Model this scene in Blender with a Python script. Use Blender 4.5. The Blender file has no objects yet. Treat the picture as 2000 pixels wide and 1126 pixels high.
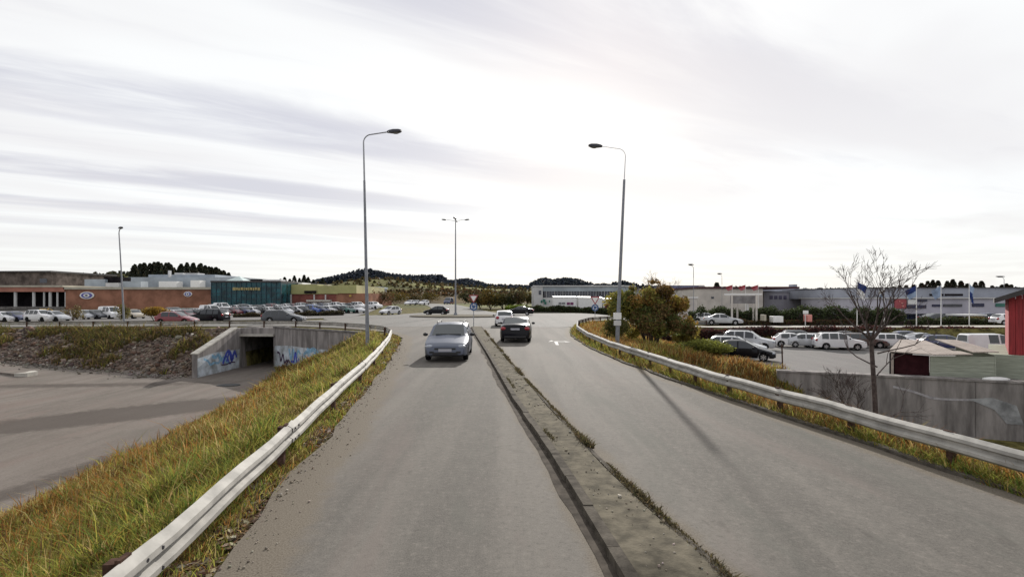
import bpy, bmesh, math, random
import numpy as np
from mathutils import Vector, Matrix

R = math.radians
rng = random.Random(7)
npr = np.random.default_rng(11)
SC = bpy.context.scene
COL = SC.collection

# ------------------------------------------------------------------ camera
CAM_H, FPX, HORIZON = 2.5, 1000.0, 585.0        # eye height, focal length and horizon of the 2000 px wide photograph
cd = bpy.data.cameras.new('camera')
cd.sensor_width = 36.0
cd.lens = 18.0
cd.shift_y = 22.0 / 2000.0
cd.clip_start = 0.1
cd.clip_end = 6000.0
cam = bpy.data.objects.new('camera', cd)
cam.location = (0, 0, CAM_H)
cam.rotation_euler = (R(90), 0, 0)
COL.objects.link(cam)
SC.camera = cam

# ------------------------------------------------------------------ light
SUN_AZ, SUN_EL = 8.5, 23.5                      # degrees right of straight ahead, above the horizon
sd = bpy.data.lights.new('sun', 'SUN')
sd.energy = 3.0
sd.angle = R(0.6)
sd.color = (1.0, 0.955, 0.89)
sun = bpy.data.objects.new('sun', sd)
sv = Vector((math.sin(R(SUN_AZ)) * math.cos(R(SUN_EL)), math.cos(R(SUN_AZ)) * math.cos(R(SUN_EL)), math.sin(R(SUN_EL))))
sun.rotation_euler = sv.to_track_quat('Z', 'Y').to_euler()
COL.objects.link(sun)
SC.view_settings.view_transform = 'Standard'
SC.view_settings.look = 'None'
SC.view_settings.exposure = 0.85
SC.view_settings.gamma = 1.0
SC.view_settings.use_curve_mapping = False

w = bpy.data.worlds.new('World')
SC.world = w
w.use_nodes = True
NT = w.node_tree
NT.nodes.clear()


class NG:
    """tiny helper to write node graphs in one line each"""
    def __init__(s, nt): s.t = nt
    def n(s, typ, **kw):
        nd = s.t.nodes.new(typ)
        for k, v in kw.items(): setattr(nd, k, v)
        return nd
    def put(s, sock, v):
        if hasattr(v, 'is_linked') or isinstance(v, bpy.types.NodeSocket): s.t.links.new(v, sock)
        else: sock.default_value = v
    def math(s, op, a, b=0.0, c=None, clamp=False):
        nd = s.n('ShaderNodeMath', operation=op, use_clamp=clamp)
        s.put(nd.inputs[0], a); s.put(nd.inputs[1], b)
        if c is not None: s.put(nd.inputs[2], c)
        return nd.outputs[0]
    def mix(s, f, a, b, blend='MIX'):
        nd = s.n('ShaderNodeMix', data_type='RGBA', blend_type=blend)
        s.put(nd.inputs['Factor'], f)
        s.put(nd.inputs[6], a if hasattr(a, 'is_linked') else (*a, 1)[:4])
        s.put(nd.inputs[7], b if hasattr(b, 'is_linked') else (*b, 1)[:4])
        return nd.outputs[2]
    def ramp(s, f, lo, hi, a=0.0, b=1.0):
        nd = s.n('ShaderNodeMapRange', interpolation_type='SMOOTHSTEP')
        s.put(nd.inputs[0], f)
        for i, v in enumerate((lo, hi, a, b)): nd.inputs[i + 1].default_value = v
        return nd.outputs[0]
    def noise(s, vec, scale, detail=4, rough=0.55, dist=0.0):
        nd = s.n('ShaderNodeTexNoise')
        if vec is not None: s.t.links.new(vec, nd.inputs['Vector'])
        nd.inputs['Scale'].default_value = scale
        nd.inputs['Detail'].default_value = detail
        nd.inputs['Roughness'].default_value = rough
        nd.inputs['Distortion'].default_value = dist
        return nd.outputs['Fac']
    def mapping(s, vec, scale=(1, 1, 1), rot=(0, 0, 0), loc=(0, 0, 0)):
        nd = s.n('ShaderNodeMapping')
        s.t.links.new(vec, nd.inputs[0])
        nd.inputs['Scale'].default_value = scale
        nd.inputs['Rotation'].default_value = rot
        nd.inputs['Location'].default_value = loc
        return nd.outputs[0]


g = NG(NT)
skyt = g.n('ShaderNodeTexSky', sky_type='NISHITA', sun_disc=False)
skyt.sun_elevation = R(SUN_EL)
skyt.sun_rotation = R(SUN_AZ)
tc = g.n('ShaderNodeTexCoord').outputs['Generated']
sep = g.n('ShaderNodeSeparateXYZ'); NT.links.new(tc, sep.inputs[0])
zz = g.math('MAXIMUM', sep.outputs[2], 0.03)
u = g.math('DIVIDE', sep.outputs[0], zz)         # a cloud sheet seen in perspective: direction / height
v = g.math('DIVIDE', sep.outputs[1], zz)
along = g.math('ADD', g.math('MULTIPLY', u, 0.84), g.math('MULTIPLY', v, 0.54))
across = g.math('ADD', g.math('MULTIPLY', u, -0.54), g.math('MULTIPLY', v, 0.84))
cmb = g.n('ShaderNodeCombineXYZ'); NT.links.new(along, cmb.inputs[0]); NT.links.new(across, cmb.inputs[1])
n_str = g.noise(g.mapping(cmb.outputs[0], (0.30, 1.1, 1)), 1.5, 6, 0.6, 0.6)
n_big = g.noise(g.mapping(cmb.outputs[0], (0.16, 0.35, 1), loc=(3.1, 1.7, 0)), 1.3, 4, 0.55, 0.3)
wob = g.math('MULTIPLY', g.math('SUBTRACT', n_str, 0.5), 0.9)
ph = g.math('MULTIPLY', g.math('ADD', g.math('SUBTRACT', across, 3.28), wob), 2 * math.pi / 1.86)
band = g.ramp(g.math('COSINE', ph), -0.35, 0.9)
fade = g.ramp(along, 0.6, 4.2, 1.0, 0.12)
streak = g.math('MULTIPLY', g.math('MULTIPLY', band, fade), g.ramp(n_str, 0.20, 0.55, 0.25, 1.0))
wisps = g.math('MULTIPLY', g.ramp(n_str, 0.50, 0.72), 0.36)
haze_low = g.ramp(sep.outputs[2], 0.0, 0.16, 1.0, 0.0)
dark = g.math('MAXIMUM', streak, wisps)
dark = g.math('MULTIPLY', dark, g.ramp(sep.outputs[2], 0.05, 0.17))
veil = g.math('MULTIPLY', g.ramp(n_big, 0.36, 0.64), 0.52)
cl = g.mix(dark, (5.6, 5.65, 5.62), (3.75, 3.76, 4.12))
cl = g.mix(veil, cl, (4.35, 4.15, 4.22))
cl = g.mix(g.math('MULTIPLY', haze_low, 0.55), cl, (4.9, 5.0, 4.95))
fin = g.mix(0.95, skyt.outputs[0], cl)
bg = g.n('ShaderNodeBackground')
NT.links.new(fin, bg.inputs[0])
bg.inputs[1].default_value = 0.1
wo = g.n('ShaderNodeOutputWorld')
NT.links.new(bg.outputs[0], wo.inputs[0])

# ------------------------------------------------------------------ materials
MATS = {}


def mat(name, col, rough=0.8, metal=0.0, var=0.18, scale=3.0, bump=0.0, bscale=40.0, coords='Object', spec=0.5,
        tint=None, stretch=(1, 1, 1), coat=0.0, alpha=None):
    """principled material whose colour wanders around col with procedural noise"""
    if name in MATS: return MATS[name]
    m = bpy.data.materials.new(name)
    m.use_nodes = True
    nt = m.node_tree
    b = nt.nodes['Principled BSDF']
    q = NG(nt)
    t = q.n('ShaderNodeTexCoord')
    vec = q.n('ShaderNodeNewGeometry').outputs['Position'] if coords == 'World' else t.outputs[coords]
    vec = q.mapping(vec, stretch)
    nz = q.noise(vec, scale, 5, 0.6)
    lo = tuple(max(0, c * (1 - var * 1.6)) for c in col)
    hi = tuple(c * (1 + var * 1.6) for c in (tint or col))
    c = q.mix(q.ramp(nz, 0.25, 0.75), lo, hi)
    nt.links.new(c, b.inputs['Base Color'])
    b.inputs['Roughness'].default_value = rough
    b.inputs['Metallic'].default_value = metal
    b.inputs['Specular IOR Level'].default_value = spec if rough < 0.84 else 0.03
    b.inputs['Coat Weight'].default_value = coat
    b.inputs['Coat Roughness'].default_value = 0.06
    if bump:
        bp = q.n('ShaderNodeBump')
        bp.inputs['Strength'].default_value = bump
        bp.inputs['Distance'].default_value = 0.02
        nt.links.new(q.noise(vec, bscale, 4), bp.inputs['Height'])
        nt.links.new(bp.outputs[0], b.inputs['Normal'])
    MATS[name] = m
    return m


def attr_mat(name, rough=0.75, trans=0.25, spec=0.2):
    """leaf / blade material: the colour of each leaf is stored on the mesh (its own pigment)"""
    m = bpy.data.materials.new(name)
    m.use_nodes = True
    nt = m.node_tree
    b = nt.nodes['Principled BSDF']
    q = NG(nt)
    a = q.n('ShaderNodeAttribute', attribute_name='tint')
    b.inputs['Roughness'].default_value = rough
    b.inputs['Specular IOR Level'].default_value = spec
    nt.links.new(a.outputs['Color'], b.inputs['Base Color'])
    tr = q.n('ShaderNodeBsdfTranslucent')
    nt.links.new(a.outputs['Color'], tr.inputs[0])
    mx = q.n('ShaderNodeMixShader')
    mx.inputs[0].default_value = trans
    nt.links.new(b.outputs[0], mx.inputs[1]); nt.links.new(tr.outputs[0], mx.inputs[2])
    out = nt.nodes['Material Output']
    nt.links.new(mx.outputs[0], out.inputs[0])
    MATS[name] = m
    return m


M_LEAF = attr_mat('leaf', 0.7, 0.4)
M_GRASS = attr_mat('grass_blade', 0.8, 0.48, 0.06)
M_STONE = attr_mat('loose_stone', 0.9, 0.0, 0.2)


def asphalt(name, base, warm, streak_rot=0.0, streak=0.35, dust=((0.10, 0.082, 0.062), (0.19, 0.165, 0.13))):
    m = bpy.data.materials.new(name)
    m.use_nodes = True
    nt = m.node_tree
    b = nt.nodes['Principled BSDF']
    q = NG(nt)
    p = q.n('ShaderNodeNewGeometry').outputs['Position']
    tracks = q.noise(q.mapping(p, (1.0, 0.035, 1), (0, 0, streak_rot)), 1.15, 3, 0.5, 0.25)
    patch = q.noise(p, 0.17, 5, 0.6, 0.4)
    fine = q.noise(p, 55.0, 3, 0.7)
    mid = q.noise(p, 3.2, 5, 0.65)
    c = q.mix(q.ramp(patch, 0.35, 0.65), base, warm)
    c = q.mix(q.math('MULTIPLY', q.ramp(tracks, 0.38, 0.62), streak), c, tuple(x * 0.66 for x in base))
    c = q.mix(q.math('MULTIPLY', q.ramp(mid, 0.4, 0.75), 0.25), c, tuple(x * 1.25 for x in warm))
    c = q.mix(q.math('MULTIPLY', q.ramp(fine, 0.35, 0.7), 0.45), c, tuple(x * 1.45 for x in base))
    c = q.mix(q.math('MULTIPLY', q.ramp(fine, 0.45, 0.25), 0.45), c, tuple(x * 0.5 for x in base))
    # hair cracks
    vo = q.n('ShaderNodeTexVoronoi', feature='DISTANCE_TO_EDGE')
    vo.inputs['Scale'].default_value = 0.33
    wv = q.n('ShaderNodeVectorMath', operation='ADD')
    nv = q.n('ShaderNodeTexNoise'); nv.inputs['Scale'].default_value = 0.9
    nt.links.new(p, nv.inputs['Vector'])
    nt.links.new(p, wv.inputs[0]); nt.links.new(nv.outputs['Color'], wv.inputs[1])
    nt.links.new(wv.outputs[0], vo.inputs['Vector'])
    cr = q.math('MULTIPLY', q.ramp(vo.outputs['Distance'], 0.0, 0.012, 1.0, 0.0), q.ramp(patch, 0.5, 0.62))
    c = q.mix(q.math('MULTIPLY', cr, 0.22), c, tuple(x * 0.35 for x in base))
    g14 = q.noise(p, 13.0, 4, 0.75)
    c = q.mix(q.math('MULTIPLY', q.ramp(g14, 0.50, 0.72), 0.5), c, tuple(x * 1.38 for x in warm))
    c = q.mix(q.math('MULTIPLY', q.ramp(g14, 0.48, 0.28), 0.55), c, tuple(x * 0.62 for x in base))
    hue = q.noise(q.mapping(p, (1, 0.22, 1), (0, 0, streak_rot)), 0.55, 5, 0.65, 0.5)
    c = q.mix(q.math('MULTIPLY', q.ramp(hue, 0.52, 0.66), 0.5), c, (base[0] * 1.22, base[1] * 1.10, base[2] * 1.10))
    c = q.mix(q.math('MULTIPLY', q.ramp(hue, 0.46, 0.34), 0.5), c, (base[0] * 0.80, base[1] * 0.86, base[2] * 0.84))
    oil = q.noise(q.mapping(p, (1.6, 0.6, 1)), 1.9, 3, 0.5, 0.6)
    c = q.mix(q.math('MULTIPLY', q.ramp(oil, 0.66, 0.78), 0.4), c, tuple(x * 0.45 for x in base))
    blot = q.noise(q.mapping(p, (1, 0.4, 1)), 0.9, 6, 0.7)
    c = q.mix(q.math('MULTIPLY', q.ramp(blot, 0.50, 0.72), 0.35), c, tuple(x * 0.72 for x in base))
    da = q.n('ShaderNodeAttribute', attribute_name='dust')
    dn = q.math('SUBTRACT', q.math('MULTIPLY', da.outputs['Fac'], 1.9), q.math('MULTIPLY', q.noise(p, 2.4, 6, 0.7), 1.25))
    c = q.mix(q.ramp(dn, -0.1, 0.55, 0.0, 0.85), c, q.mix(q.ramp(fine, 0.3, 0.7), dust[0], dust[1]))
    nt.links.new(c, b.inputs['Base Color'])
    b.inputs['Roughness'].default_value = 0.88
    b.inputs['Specular IOR Level'].default_value = 0.08
    bp = q.n('ShaderNodeBump'); bp.inputs['Strength'].default_value = 0.35; bp.inputs['Distance'].default_value = 0.01
    nt.links.new(fine, bp.inputs['Height']); nt.links.new(bp.outputs[0], b.inputs['Normal'])
    MATS[name] = m
    return m


M_ASPH = asphalt('asphalt', (0.130, 0.120, 0.107), (0.153, 0.139, 0.122), 0.14, 0.75)
M_ASPH2 = asphalt('asphalt_side', (0.150, 0.145, 0.135), (0.165, 0.157, 0.147), 1.2, 0.4)
M_YARD = asphalt('yard_gravel', (0.142, 0.122, 0.106), (0.162, 0.142, 0.126), 1.25, 0.55, ((0.052, 0.043, 0.037), (0.095, 0.080, 0.070)))
M_LOT = asphalt('car_park_asphalt', (0.150, 0.143, 0.138), (0.165, 0.156, 0.148), 0.6, 0.3)
M_SOIL = mat('soil', (0.075, 0.058, 0.028), 0.95, var=0.5, scale=1.4, bump=0.6, bscale=18, coords='World', tint=(0.10, 0.088, 0.032))
M_FIELD = mat('field_ground', (0.10, 0.10, 0.038), 0.95, var=0.35, scale=0.05, coords='World')
M_DUST = mat('dusty_shoulder', (0.135, 0.118, 0.094), 0.95, var=0.3, scale=2.2, bump=0.5, bscale=45, coords='World')
M_CONC = mat('concrete', (0.225, 0.208, 0.20), 0.9, var=0.28, scale=1.3, bump=0.3, coords='World', stretch=(1.5, 1.5, 0.28))
M_CONC_L = mat('pale_concrete', (0.42, 0.40, 0.36), 0.9, var=0.15, scale=2.0, bump=0.2, coords='World')
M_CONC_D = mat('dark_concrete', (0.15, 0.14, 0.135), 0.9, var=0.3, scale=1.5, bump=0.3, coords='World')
M_WALLW = mat('whitewashed_wall', (0.36, 0.37, 0.36), 0.85, var=0.3, scale=1.1, coords='World', tint=(0.40, 0.44, 0.48))
M_MEDIAN = mat('median_top', (0.118, 0.106, 0.082), 0.92, var=0.26, scale=5.0, bump=0.35, bscale=40, coords='World', tint=(0.118, 0.104, 0.078))
M_KERB = mat('kerb_stone', (0.085, 0.075, 0.062), 0.9, var=0.25, scale=6, bump=0.4, coords='World')
M_GALV = mat('galvanised_steel', (0.36, 0.345, 0.315), 0.75, 0.0, var=0.16, scale=3, spec=0.12, coords='World')
M_GALV_D = mat('dull_zinc', (0.30, 0.31, 0.33), 0.5, 0.5, var=0.12, scale=3)
M_POLE = mat('grey_pole_metal', (0.20, 0.21, 0.235), 0.5, 0.3, var=0.12, scale=4)
M_RUST = mat('rusty_post', (0.07, 0.042, 0.032), 0.85, var=0.3, scale=14)
M_DARK = mat('dark_lamp_metal', (0.03, 0.03, 0.038), 0.45, 0.3, var=0.1)
M_WHITEPAINT = mat('road_paint', (0.27, 0.262, 0.248), 0.8, var=0.35, scale=9, coords='World')
M_RUBBER = mat('tyre_rubber', (0.015, 0.015, 0.016), 0.85, var=0.1)
M_ALLOY = mat('wheel_alloy', (0.45, 0.45, 0.47), 0.35, 0.8, var=0.05)
M_BLKPL = mat('black_plastic', (0.018, 0.018, 0.02), 0.6, var=0.1)
M_GLASS = mat('car_glass', (0.022, 0.028, 0.033), 0.06, var=0.05, spec=0.7)
M_PLATE = mat('plate_white', (0.36, 0.36, 0.40), 0.5, var=0.03)
M_LENS = mat('headlight_lens', (0.24, 0.26, 0.30), 0.12, var=0.05, spec=0.8)
M_TAIL = mat('tail_light_red', (0.30, 0.012, 0.02), 0.2, var=0.05, spec=0.7)
M_CHROME = mat('chrome', (0.7, 0.7, 0.7), 0.15, 1.0, var=0.02)
M_BRICK = mat('red_brick', (0.27, 0.135, 0.092), 0.9, var=0.2, scale=0.35, coords='World')
M_BRICK_D = mat('dark_red_brick', (0.19, 0.072, 0.06), 0.9, var=0.25, scale=0.4, coords='World')
M_COPING = mat('roof_edge_cream', (0.40, 0.37, 0.30), 0.8, var=0.12, scale=0.3, coords='World')
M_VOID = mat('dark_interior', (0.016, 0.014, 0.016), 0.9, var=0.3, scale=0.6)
M_TEAL = mat('teal_glass', (0.008, 0.040, 0.062), 0.22, var=0.6, scale=0.5, coords='World', tint=(0.008, 0.060, 0.075), spec=0.35)
M_TEALF = mat('teal_frame', (0.012, 0.035, 0.055), 0.5, var=0.1)
M_LIME = mat('lime_cladding', (0.34, 0.33, 0.145), 0.75, var=0.14, scale=0.2, coords='World')
M_GREYROOF = mat('grey_roof_metal', (0.30, 0.34, 0.38), 0.55, var=0.12, scale=0.3, coords='World')
M_PALEBLD = mat('pale_render', (0.50, 0.50, 0.50), 0.8, var=0.08, scale=0.4, coords='World')
M_GREYBLD = mat('grey_cladding', (0.27, 0.285, 0.33), 0.7, var=0.10, scale=0.3, coords='World')
M_LILAC = mat('lilac_grey_cladding', (0.40, 0.39, 0.45), 0.7, var=0.12, scale=0.2, coords='World')
M_BEIGE = mat('beige_render', (0.50, 0.465, 0.43), 0.8, var=0.1, scale=0.5, coords='World')
M_WIN = mat('window_glass', (0.02, 0.025, 0.045), 0.12, var=0.4, scale=0.5, coords='World', spec=0.7)
M_RED = mat('red_boards', (0.26, 0.022, 0.026), 0.75, var=0.2, scale=2.0, coords='World', stretch=(6, 6, 0.4))
M_ROOFDK = mat('dark_roof', (0.05, 0.045, 0.045), 0.8, var=0.2, scale=2)
M_SHED = mat('grey_green_boards', (0.31, 0.33, 0.27), 0.85, var=0.12, scale=2.5, coords='World', stretch=(0.5, 0.5, 6))
M_SHEDROOF = mat('pale_corrugated', (0.31, 0.26, 0.225), 0.8, var=0.12, scale=2, coords='World')
M_WHITE = mat('white_paint', (0.72, 0.72, 0.71), 0.5, var=0.05)
M_BLUESIGN = mat('blue_sign', (0.04, 0.09, 0.22), 0.45, var=0.05)
M_REDSIGN = mat('red_sign', (0.30, 0.05, 0.06), 0.5, var=0.1)
M_SALMON = mat('faded_red_sign', (0.55, 0.22, 0.19), 0.5, var=0.08)
M_NAVY = mat('navy_panel', (0.012, 0.014, 0.05), 0.5, var=0.1)
M_GREENSIGN = mat('green_panel', (0.02, 0.13, 0.10), 0.5, var=0.1)
M_PURPLE = mat('purple_lettering', (0.15, 0.02, 0.10), 0.5, var=0.1)
M_GOLD = mat('gold_lettering', (0.33, 0.27, 0.11), 0.5, var=0.1)
M_YELLOW = mat('yellow_paint', (0.50, 0.33, 0.07), 0.6, var=0.1)
M_FLAGB = mat('pale_blue_cloth', (0.26, 0.33, 0.45), 0.85, var=0.15, scale=2)
M_FLAGR = mat('red_cloth', (0.30, 0.05, 0.06), 0.85, var=0.15, scale=2)
M_FLAGD = mat('dark_blue_cloth', (0.03, 0.05, 0.16), 0.85, var=0.15, scale=2)
M_BARK = mat('bark', (0.085, 0.068, 0.062), 0.9, var=0.3, scale=12, bump=0.5)
M_BARKP = mat('grey_brown_bark', (0.085, 0.068, 0.064), 0.9, var=0.3, scale=9, bump=0.4)
M_FOREST = mat('forest_floor', (0.018, 0.024, 0.024), 0.95, var=0.3, scale=0.03, coords='World')
M_HILLSIDE = mat('hillside', (0.085, 0.090, 0.030), 0.95, var=0.45, scale=0.022, coords='World', tint=(0.12, 0.115, 0.036))
M_GRAF_B = mat('blue_spray_paint', (0.05, 0.07, 0.36), 0.7, var=0.3, scale=4)
M_GRAF_L = mat('pale_blue_spray_paint', (0.20, 0.36, 0.50), 0.7, var=0.25, scale=4)
M_GRAF_D = mat('dark_spray_paint', (0.05, 0.02, 0.06), 0.7, var=0.3, scale=4)
M_GRAF_W = mat('white_spray_paint', (0.36, 0.345, 0.36), 0.7, var=0.2, scale=4)


def paint(name, col, metal=0.0, rough=0.3, coat=0.5):
    return mat(name, col, rough, metal, var=0.04, scale=1.0, coat=coat, spec=0.4)


PAINT = {
    'white': paint('paint_white', (0.66, 0.66, 0.67)),
    'silver': paint('paint_silver', (0.42, 0.43, 0.45), 0.5),
    'grey blue': paint('paint_grey_blue', (0.085, 0.098, 0.135), 0.2, 0.35, 0.15),
    'grey': paint('paint_grey', (0.055, 0.06, 0.07), 0.2, 0.3, 0.25),
    'black': mat('paint_black', (0.004, 0.004, 0.007), 0.22, 0.0, var=0.04, scale=1.0, coat=0.0, spec=0.22),
    'red': paint('paint_red', (0.17, 0.016, 0.026)),
    'maroon': paint('paint_maroon', (0.13, 0.015, 0.022)),
    'dark blue': paint('paint_dark_blue', (0.018, 0.028, 0.09)),
    'green': paint('paint_green', (0.04, 0.12, 0.10)),
    'beige': paint('paint_beige', (0.40, 0.35, 0.27), 0.3),
    'brown': paint('paint_brown', (0.075, 0.05, 0.045), 0.3),
    'blue': paint('paint_blue', (0.05, 0.10, 0.32)),
}


# ------------------------------------------------------------------ object helpers
def tag(o, label=None, cat=None, group=None, kind=None):
    if label: o['label'] = label
    if cat: o['category'] = cat
    if group: o['group'] = group
    if kind: o['kind'] = kind
    return o


def thing(name, label, cat, loc=(0, 0, 0), rz=0.0, group=None):
    o = bpy.data.objects.new(name, None)
    o.empty_display_size = 0.3
    COL.objects.link(o)
    o.location = loc
    o.rotation_euler = (0, 0, rz)
    return tag(o, label, cat, group)


class MB:
    """collects simple shapes and links them as one mesh object"""
    def __init__(s): s.v, s.f, s.m = [], [], []
    def add(s, vs, fs, mi=0):
        k = len(s.v)
        s.v += [tuple(p) for p in vs]
        s.f += [tuple(i + k for i in f) for f in fs]
        s.m += [mi] * len(fs)
        return s
    def box(s, x0, x1, y0, y1, z0, z1, mi=0):
        return s.add([(x0, y0, z0), (x1, y0, z0), (x1, y1, z0), (x0, y1, z0), (x0, y0, z1), (x1, y0, z1), (x1, y1, z1), (x0, y1, z1)],
                     [(0, 3, 2, 1), (4, 5, 6, 7), (0, 1, 5, 4), (1, 2, 6, 5), (2, 3, 7, 6), (3, 0, 4, 7)], mi)
    def prism(s, pts, z0, z1, mi=0):
        """plan polygon (counter-clockwise) between heights; z may be lists"""
        n = len(pts)
        a = z0 if isinstance(z0, (list, tuple)) else [z0] * n
        b = z1 if isinstance(z1, (list, tuple)) else [z1] * n
        vs = [(p[0], p[1], a[i]) for i, p in enumerate(pts)] + [(p[0], p[1], b[i]) for i, p in enumerate(pts)]
        fs = [tuple(range(n - 1, -1, -1)), tuple(range(n, 2 * n))]
        fs += [(i, (i + 1) % n, n + (i + 1) % n, n + i) for i in range(n)]
        return s.add(vs, fs, mi)
    def tube(s, pts, rad, n=10, mi=0, cap=True):
        """tapering tube along a polyline"""
        P = [Vector(p) for p in pts]
        rr = rad if isinstance(rad, (list, tuple)) else [rad] * len(P)
        k = len(s.v)
        ref = None
        for i, p in enumerate(P):
            d = (P[min(i + 1, len(P) - 1)] - P[max(i - 1, 0)]).normalized()
            if ref is None:
                ref = d.orthogonal().normalized()
            ref = (ref - d * ref.dot(d)).normalized()
            b = d.cross(ref)
            for j in range(n):
                a = 2 * math.pi * j / n
                s.v.append(tuple(p + (ref * math.cos(a) + b * math.sin(a)) * rr[i]))
        for i in range(len(P) - 1):
            for j in range(n):
                s.f.append((k + i * n + j, k + i * n + (j + 1) % n, k + (i + 1) * n + (j + 1) % n, k + (i + 1) * n + j))
                s.m.append(mi)
        if cap:
            s.f.append(tuple(k + j for j in range(n - 1, -1, -1))); s.m.append(mi)
            e = k + (len(P) - 1) * n
            s.f.append(tuple(e + j for j in range(n))); s.m.append(mi)
        return s
    def ell(s, c, r, nu=10, nv=6, mi=0):
        k = len(s.v)
        for i in range(nv + 1):
            t = math.pi * i / nv
            for j in range(nu):
                a = 2 * math.pi * j / nu
                s.v.append((c[0] + r[0] * math.sin(t) * math.cos(a), c[1] + r[1] * math.sin(t) * math.sin(a), c[2] - r[2] * math.cos(t)))
        for i in range(nv):
            for j in range(nu):
                s.f.append((k + i * nu + j, k + i * nu + (j + 1) % nu, k + (i + 1) * nu + (j + 1) % nu, k + (i + 1) * nu + j)); s.m.append(mi)
        return s
    def mesh(s, name, mats, smooth=False, ang=35):
        me = bpy.data.meshes.new(name)
        me.from_pydata(s.v, [], s.f)
        for m in (mats if isinstance(mats, (list, tuple)) else [mats]): me.materials.append(m)
        if any(s.m): me.polygons.foreach_set('material_index', s.m)
        bm = bmesh.new(); bm.from_mesh(me)
        bmesh.ops.recalc_face_normals(bm, faces=bm.faces)
        bm.to_mesh(me); bm.free()
        if smooth:
            me.polygons.foreach_set('use_smooth', [True] * len(me.polygons))
            me.set_sharp_from_angle(angle=R(ang))
        return me
    def build(s, name, mats, parent=None, smooth=False, ang=35):
        o = bpy.data.objects.new(name, s.mesh(name, mats, smooth, ang))
        COL.objects.link(o)
        if parent: o.parent = parent
        return o


def np_mesh(name, verts, faces, mats, tint=None, smooth=False, kind=None, parent=None):
    """fast mesh from arrays; faces (n,k); tint (nverts,3)"""
    verts = np.asarray(verts, np.float32); faces = np.asarray(faces, np.int32)
    me = bpy.data.meshes.new(name)
    n, k = faces.shape
    me.vertices.add(len(verts)); me.vertices.foreach_set('co', verts.ravel())
    me.loops.add(n * k); me.loops.foreach_set('vertex_index', faces.ravel())
    me.polygons.add(n)
    me.polygons.foreach_set('loop_start', np.arange(0, n * k, k, dtype=np.int32))
    me.update(calc_edges=True)
    for m in (mats if isinstance(mats, (list, tuple)) else [mats]): me.materials.append(m)
    if tint is not None:
        at = me.attributes.new('tint', 'FLOAT_COLOR', 'POINT')
        at.data.foreach_set('color', np.concatenate([np.asarray(tint, np.float32), np.ones((len(verts), 1), np.float32)], 1).ravel())
    if smooth: me.polygons.foreach_set('use_smooth', [True] * n)
    me.validate()
    o = bpy.data.objects.new(name, me)
    COL.objects.link(o)
    if parent: o.parent = parent
    if kind: o['kind'] = kind
    return o


def copy_tree(o, parent=None):
    c = o.copy(); COL.objects.link(c)
    if parent: c.parent = parent
    for ch in o.children: copy_tree(ch, c)
    return c


def interp(pts, key, k0=0):
    xs = [p[k0] for p in pts]; ys = [p[1 - k0] for p in pts]
    o = np.argsort(xs)
    return np.interp(key, np.array(xs)[o], np.array(ys)[o])


def poly_dist(pts, x, y):
    d = np.full(np.shape(x), 1e9)
    for a, b in zip(pts[:-1], pts[1:]):
        ax, ay = a; dx, dy = b[0] - ax, b[1] - ay
        t = np.clip(((x - ax) * dx + (y - ay) * dy) / (dx * dx + dy * dy), 0, 1)
        d = np.minimum(d, np.hypot(x - ax - t * dx, y - ay - t * dy))
    return d


def inside(poly, x, y):
    r = np.zeros(np.shape(x), bool)
    n = len(poly)
    for i in range(n):
        x0, y0 = poly[i]; x1, y1 = poly[(i + 1) % n]
        if y0 == y1: continue
        c = ((y0 > y) != (y1 > y)) & (x < (x1 - x0) * (y - y0) / (y1 - y0) + x0)
        r ^= c
    return r


def sstep(a, b, t):
    t = np.clip((t - a) / (b - a), 0, 1)
    return t * t * (3 - 2 * t)


def vnoise(x, y, sc, seed=0):
    """cheap smooth value noise"""
    x = np.asarray(x) * sc + seed * 17.31; y = np.asarray(y) * sc - seed * 9.17
    xi, yi = np.floor(x), np.floor(y); fx, fy = x - xi, y - yi
    def h(a, b): return np.modf(np.abs(np.sin(a * 127.1 + b * 311.7 + seed) * 43758.5453))[0]
    fx, fy = fx * fx * (3 - 2 * fx), fy * fy * (3 - 2 * fy)
    return (h(xi, yi) * (1 - fx) + h(xi + 1, yi) * fx) * (1 - fy) + (h(xi, yi + 1) * (1 - fx) + h(xi + 1, yi + 1) * fx) * fy


# ------------------------------------------------------------------ the lie of the land
RAIL_L = [(-2.0, -6), (-2.5, 0), (-2.93, 4.13), (-3.28, 6.55), (-4.0, 11.2), (-4.56, 15.2), (-5.5, 21), (-6.6, 27), (-7.7, 32.2),
          (-9.2, 36.4), (-11.5, 39.6), (-15, 42.8), (-20.5, 47.2), (-26, 48.9), (-38, 51.6), (-52, 53.7), (-75, 59.2)]
RAIL_R = [(13, -5), (9.6, 1), (8.1, 4.6), (7.3, 7.3), (7.0, 8.7), (6.75, 10.5), (6.3, 12.6), (5.9, 14.8), (5.4, 20.5), (4.95, 25.5), (4.85, 32),
          (5.2, 40), (6.2, 47.5), (8.4, 55), (12, 60.5), (19, 64.5), (30, 66.8)]
EDGE_L = [(-2.0, -6), (-2.4, 0), (-2.72, 4.6), (-3.1, 7), (-3.7, 12), (-4.85, 20), (-6.3, 29), (-7.3, 34), (-9.4, 39.5), (-15.5, 45.5), (-21, 49.8)]
EDGE_R = [(11.8, -6), (9.2, 1), (7.7, 4.8), (7.0, 7.0), (6.5, 10.2), (5.7, 14.2), (4.6, 21.5), (4.15, 28), (4.2, 36.5), (4.9, 43), (6.2, 50), (8.6, 56.5), (13, 62)]
TOE_L = [(-14, -8), (-14.1, 5), (-14.4, 14.6), (-15, 20), (-17.2, 34.4), (-20, 44), (-21.6, 47)]
BANK_FOOT = [(-120, 56), (-80, 50), (-44.7, 44.7), (-34.4, 42.5), (-25.4, 40.5)]
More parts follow.
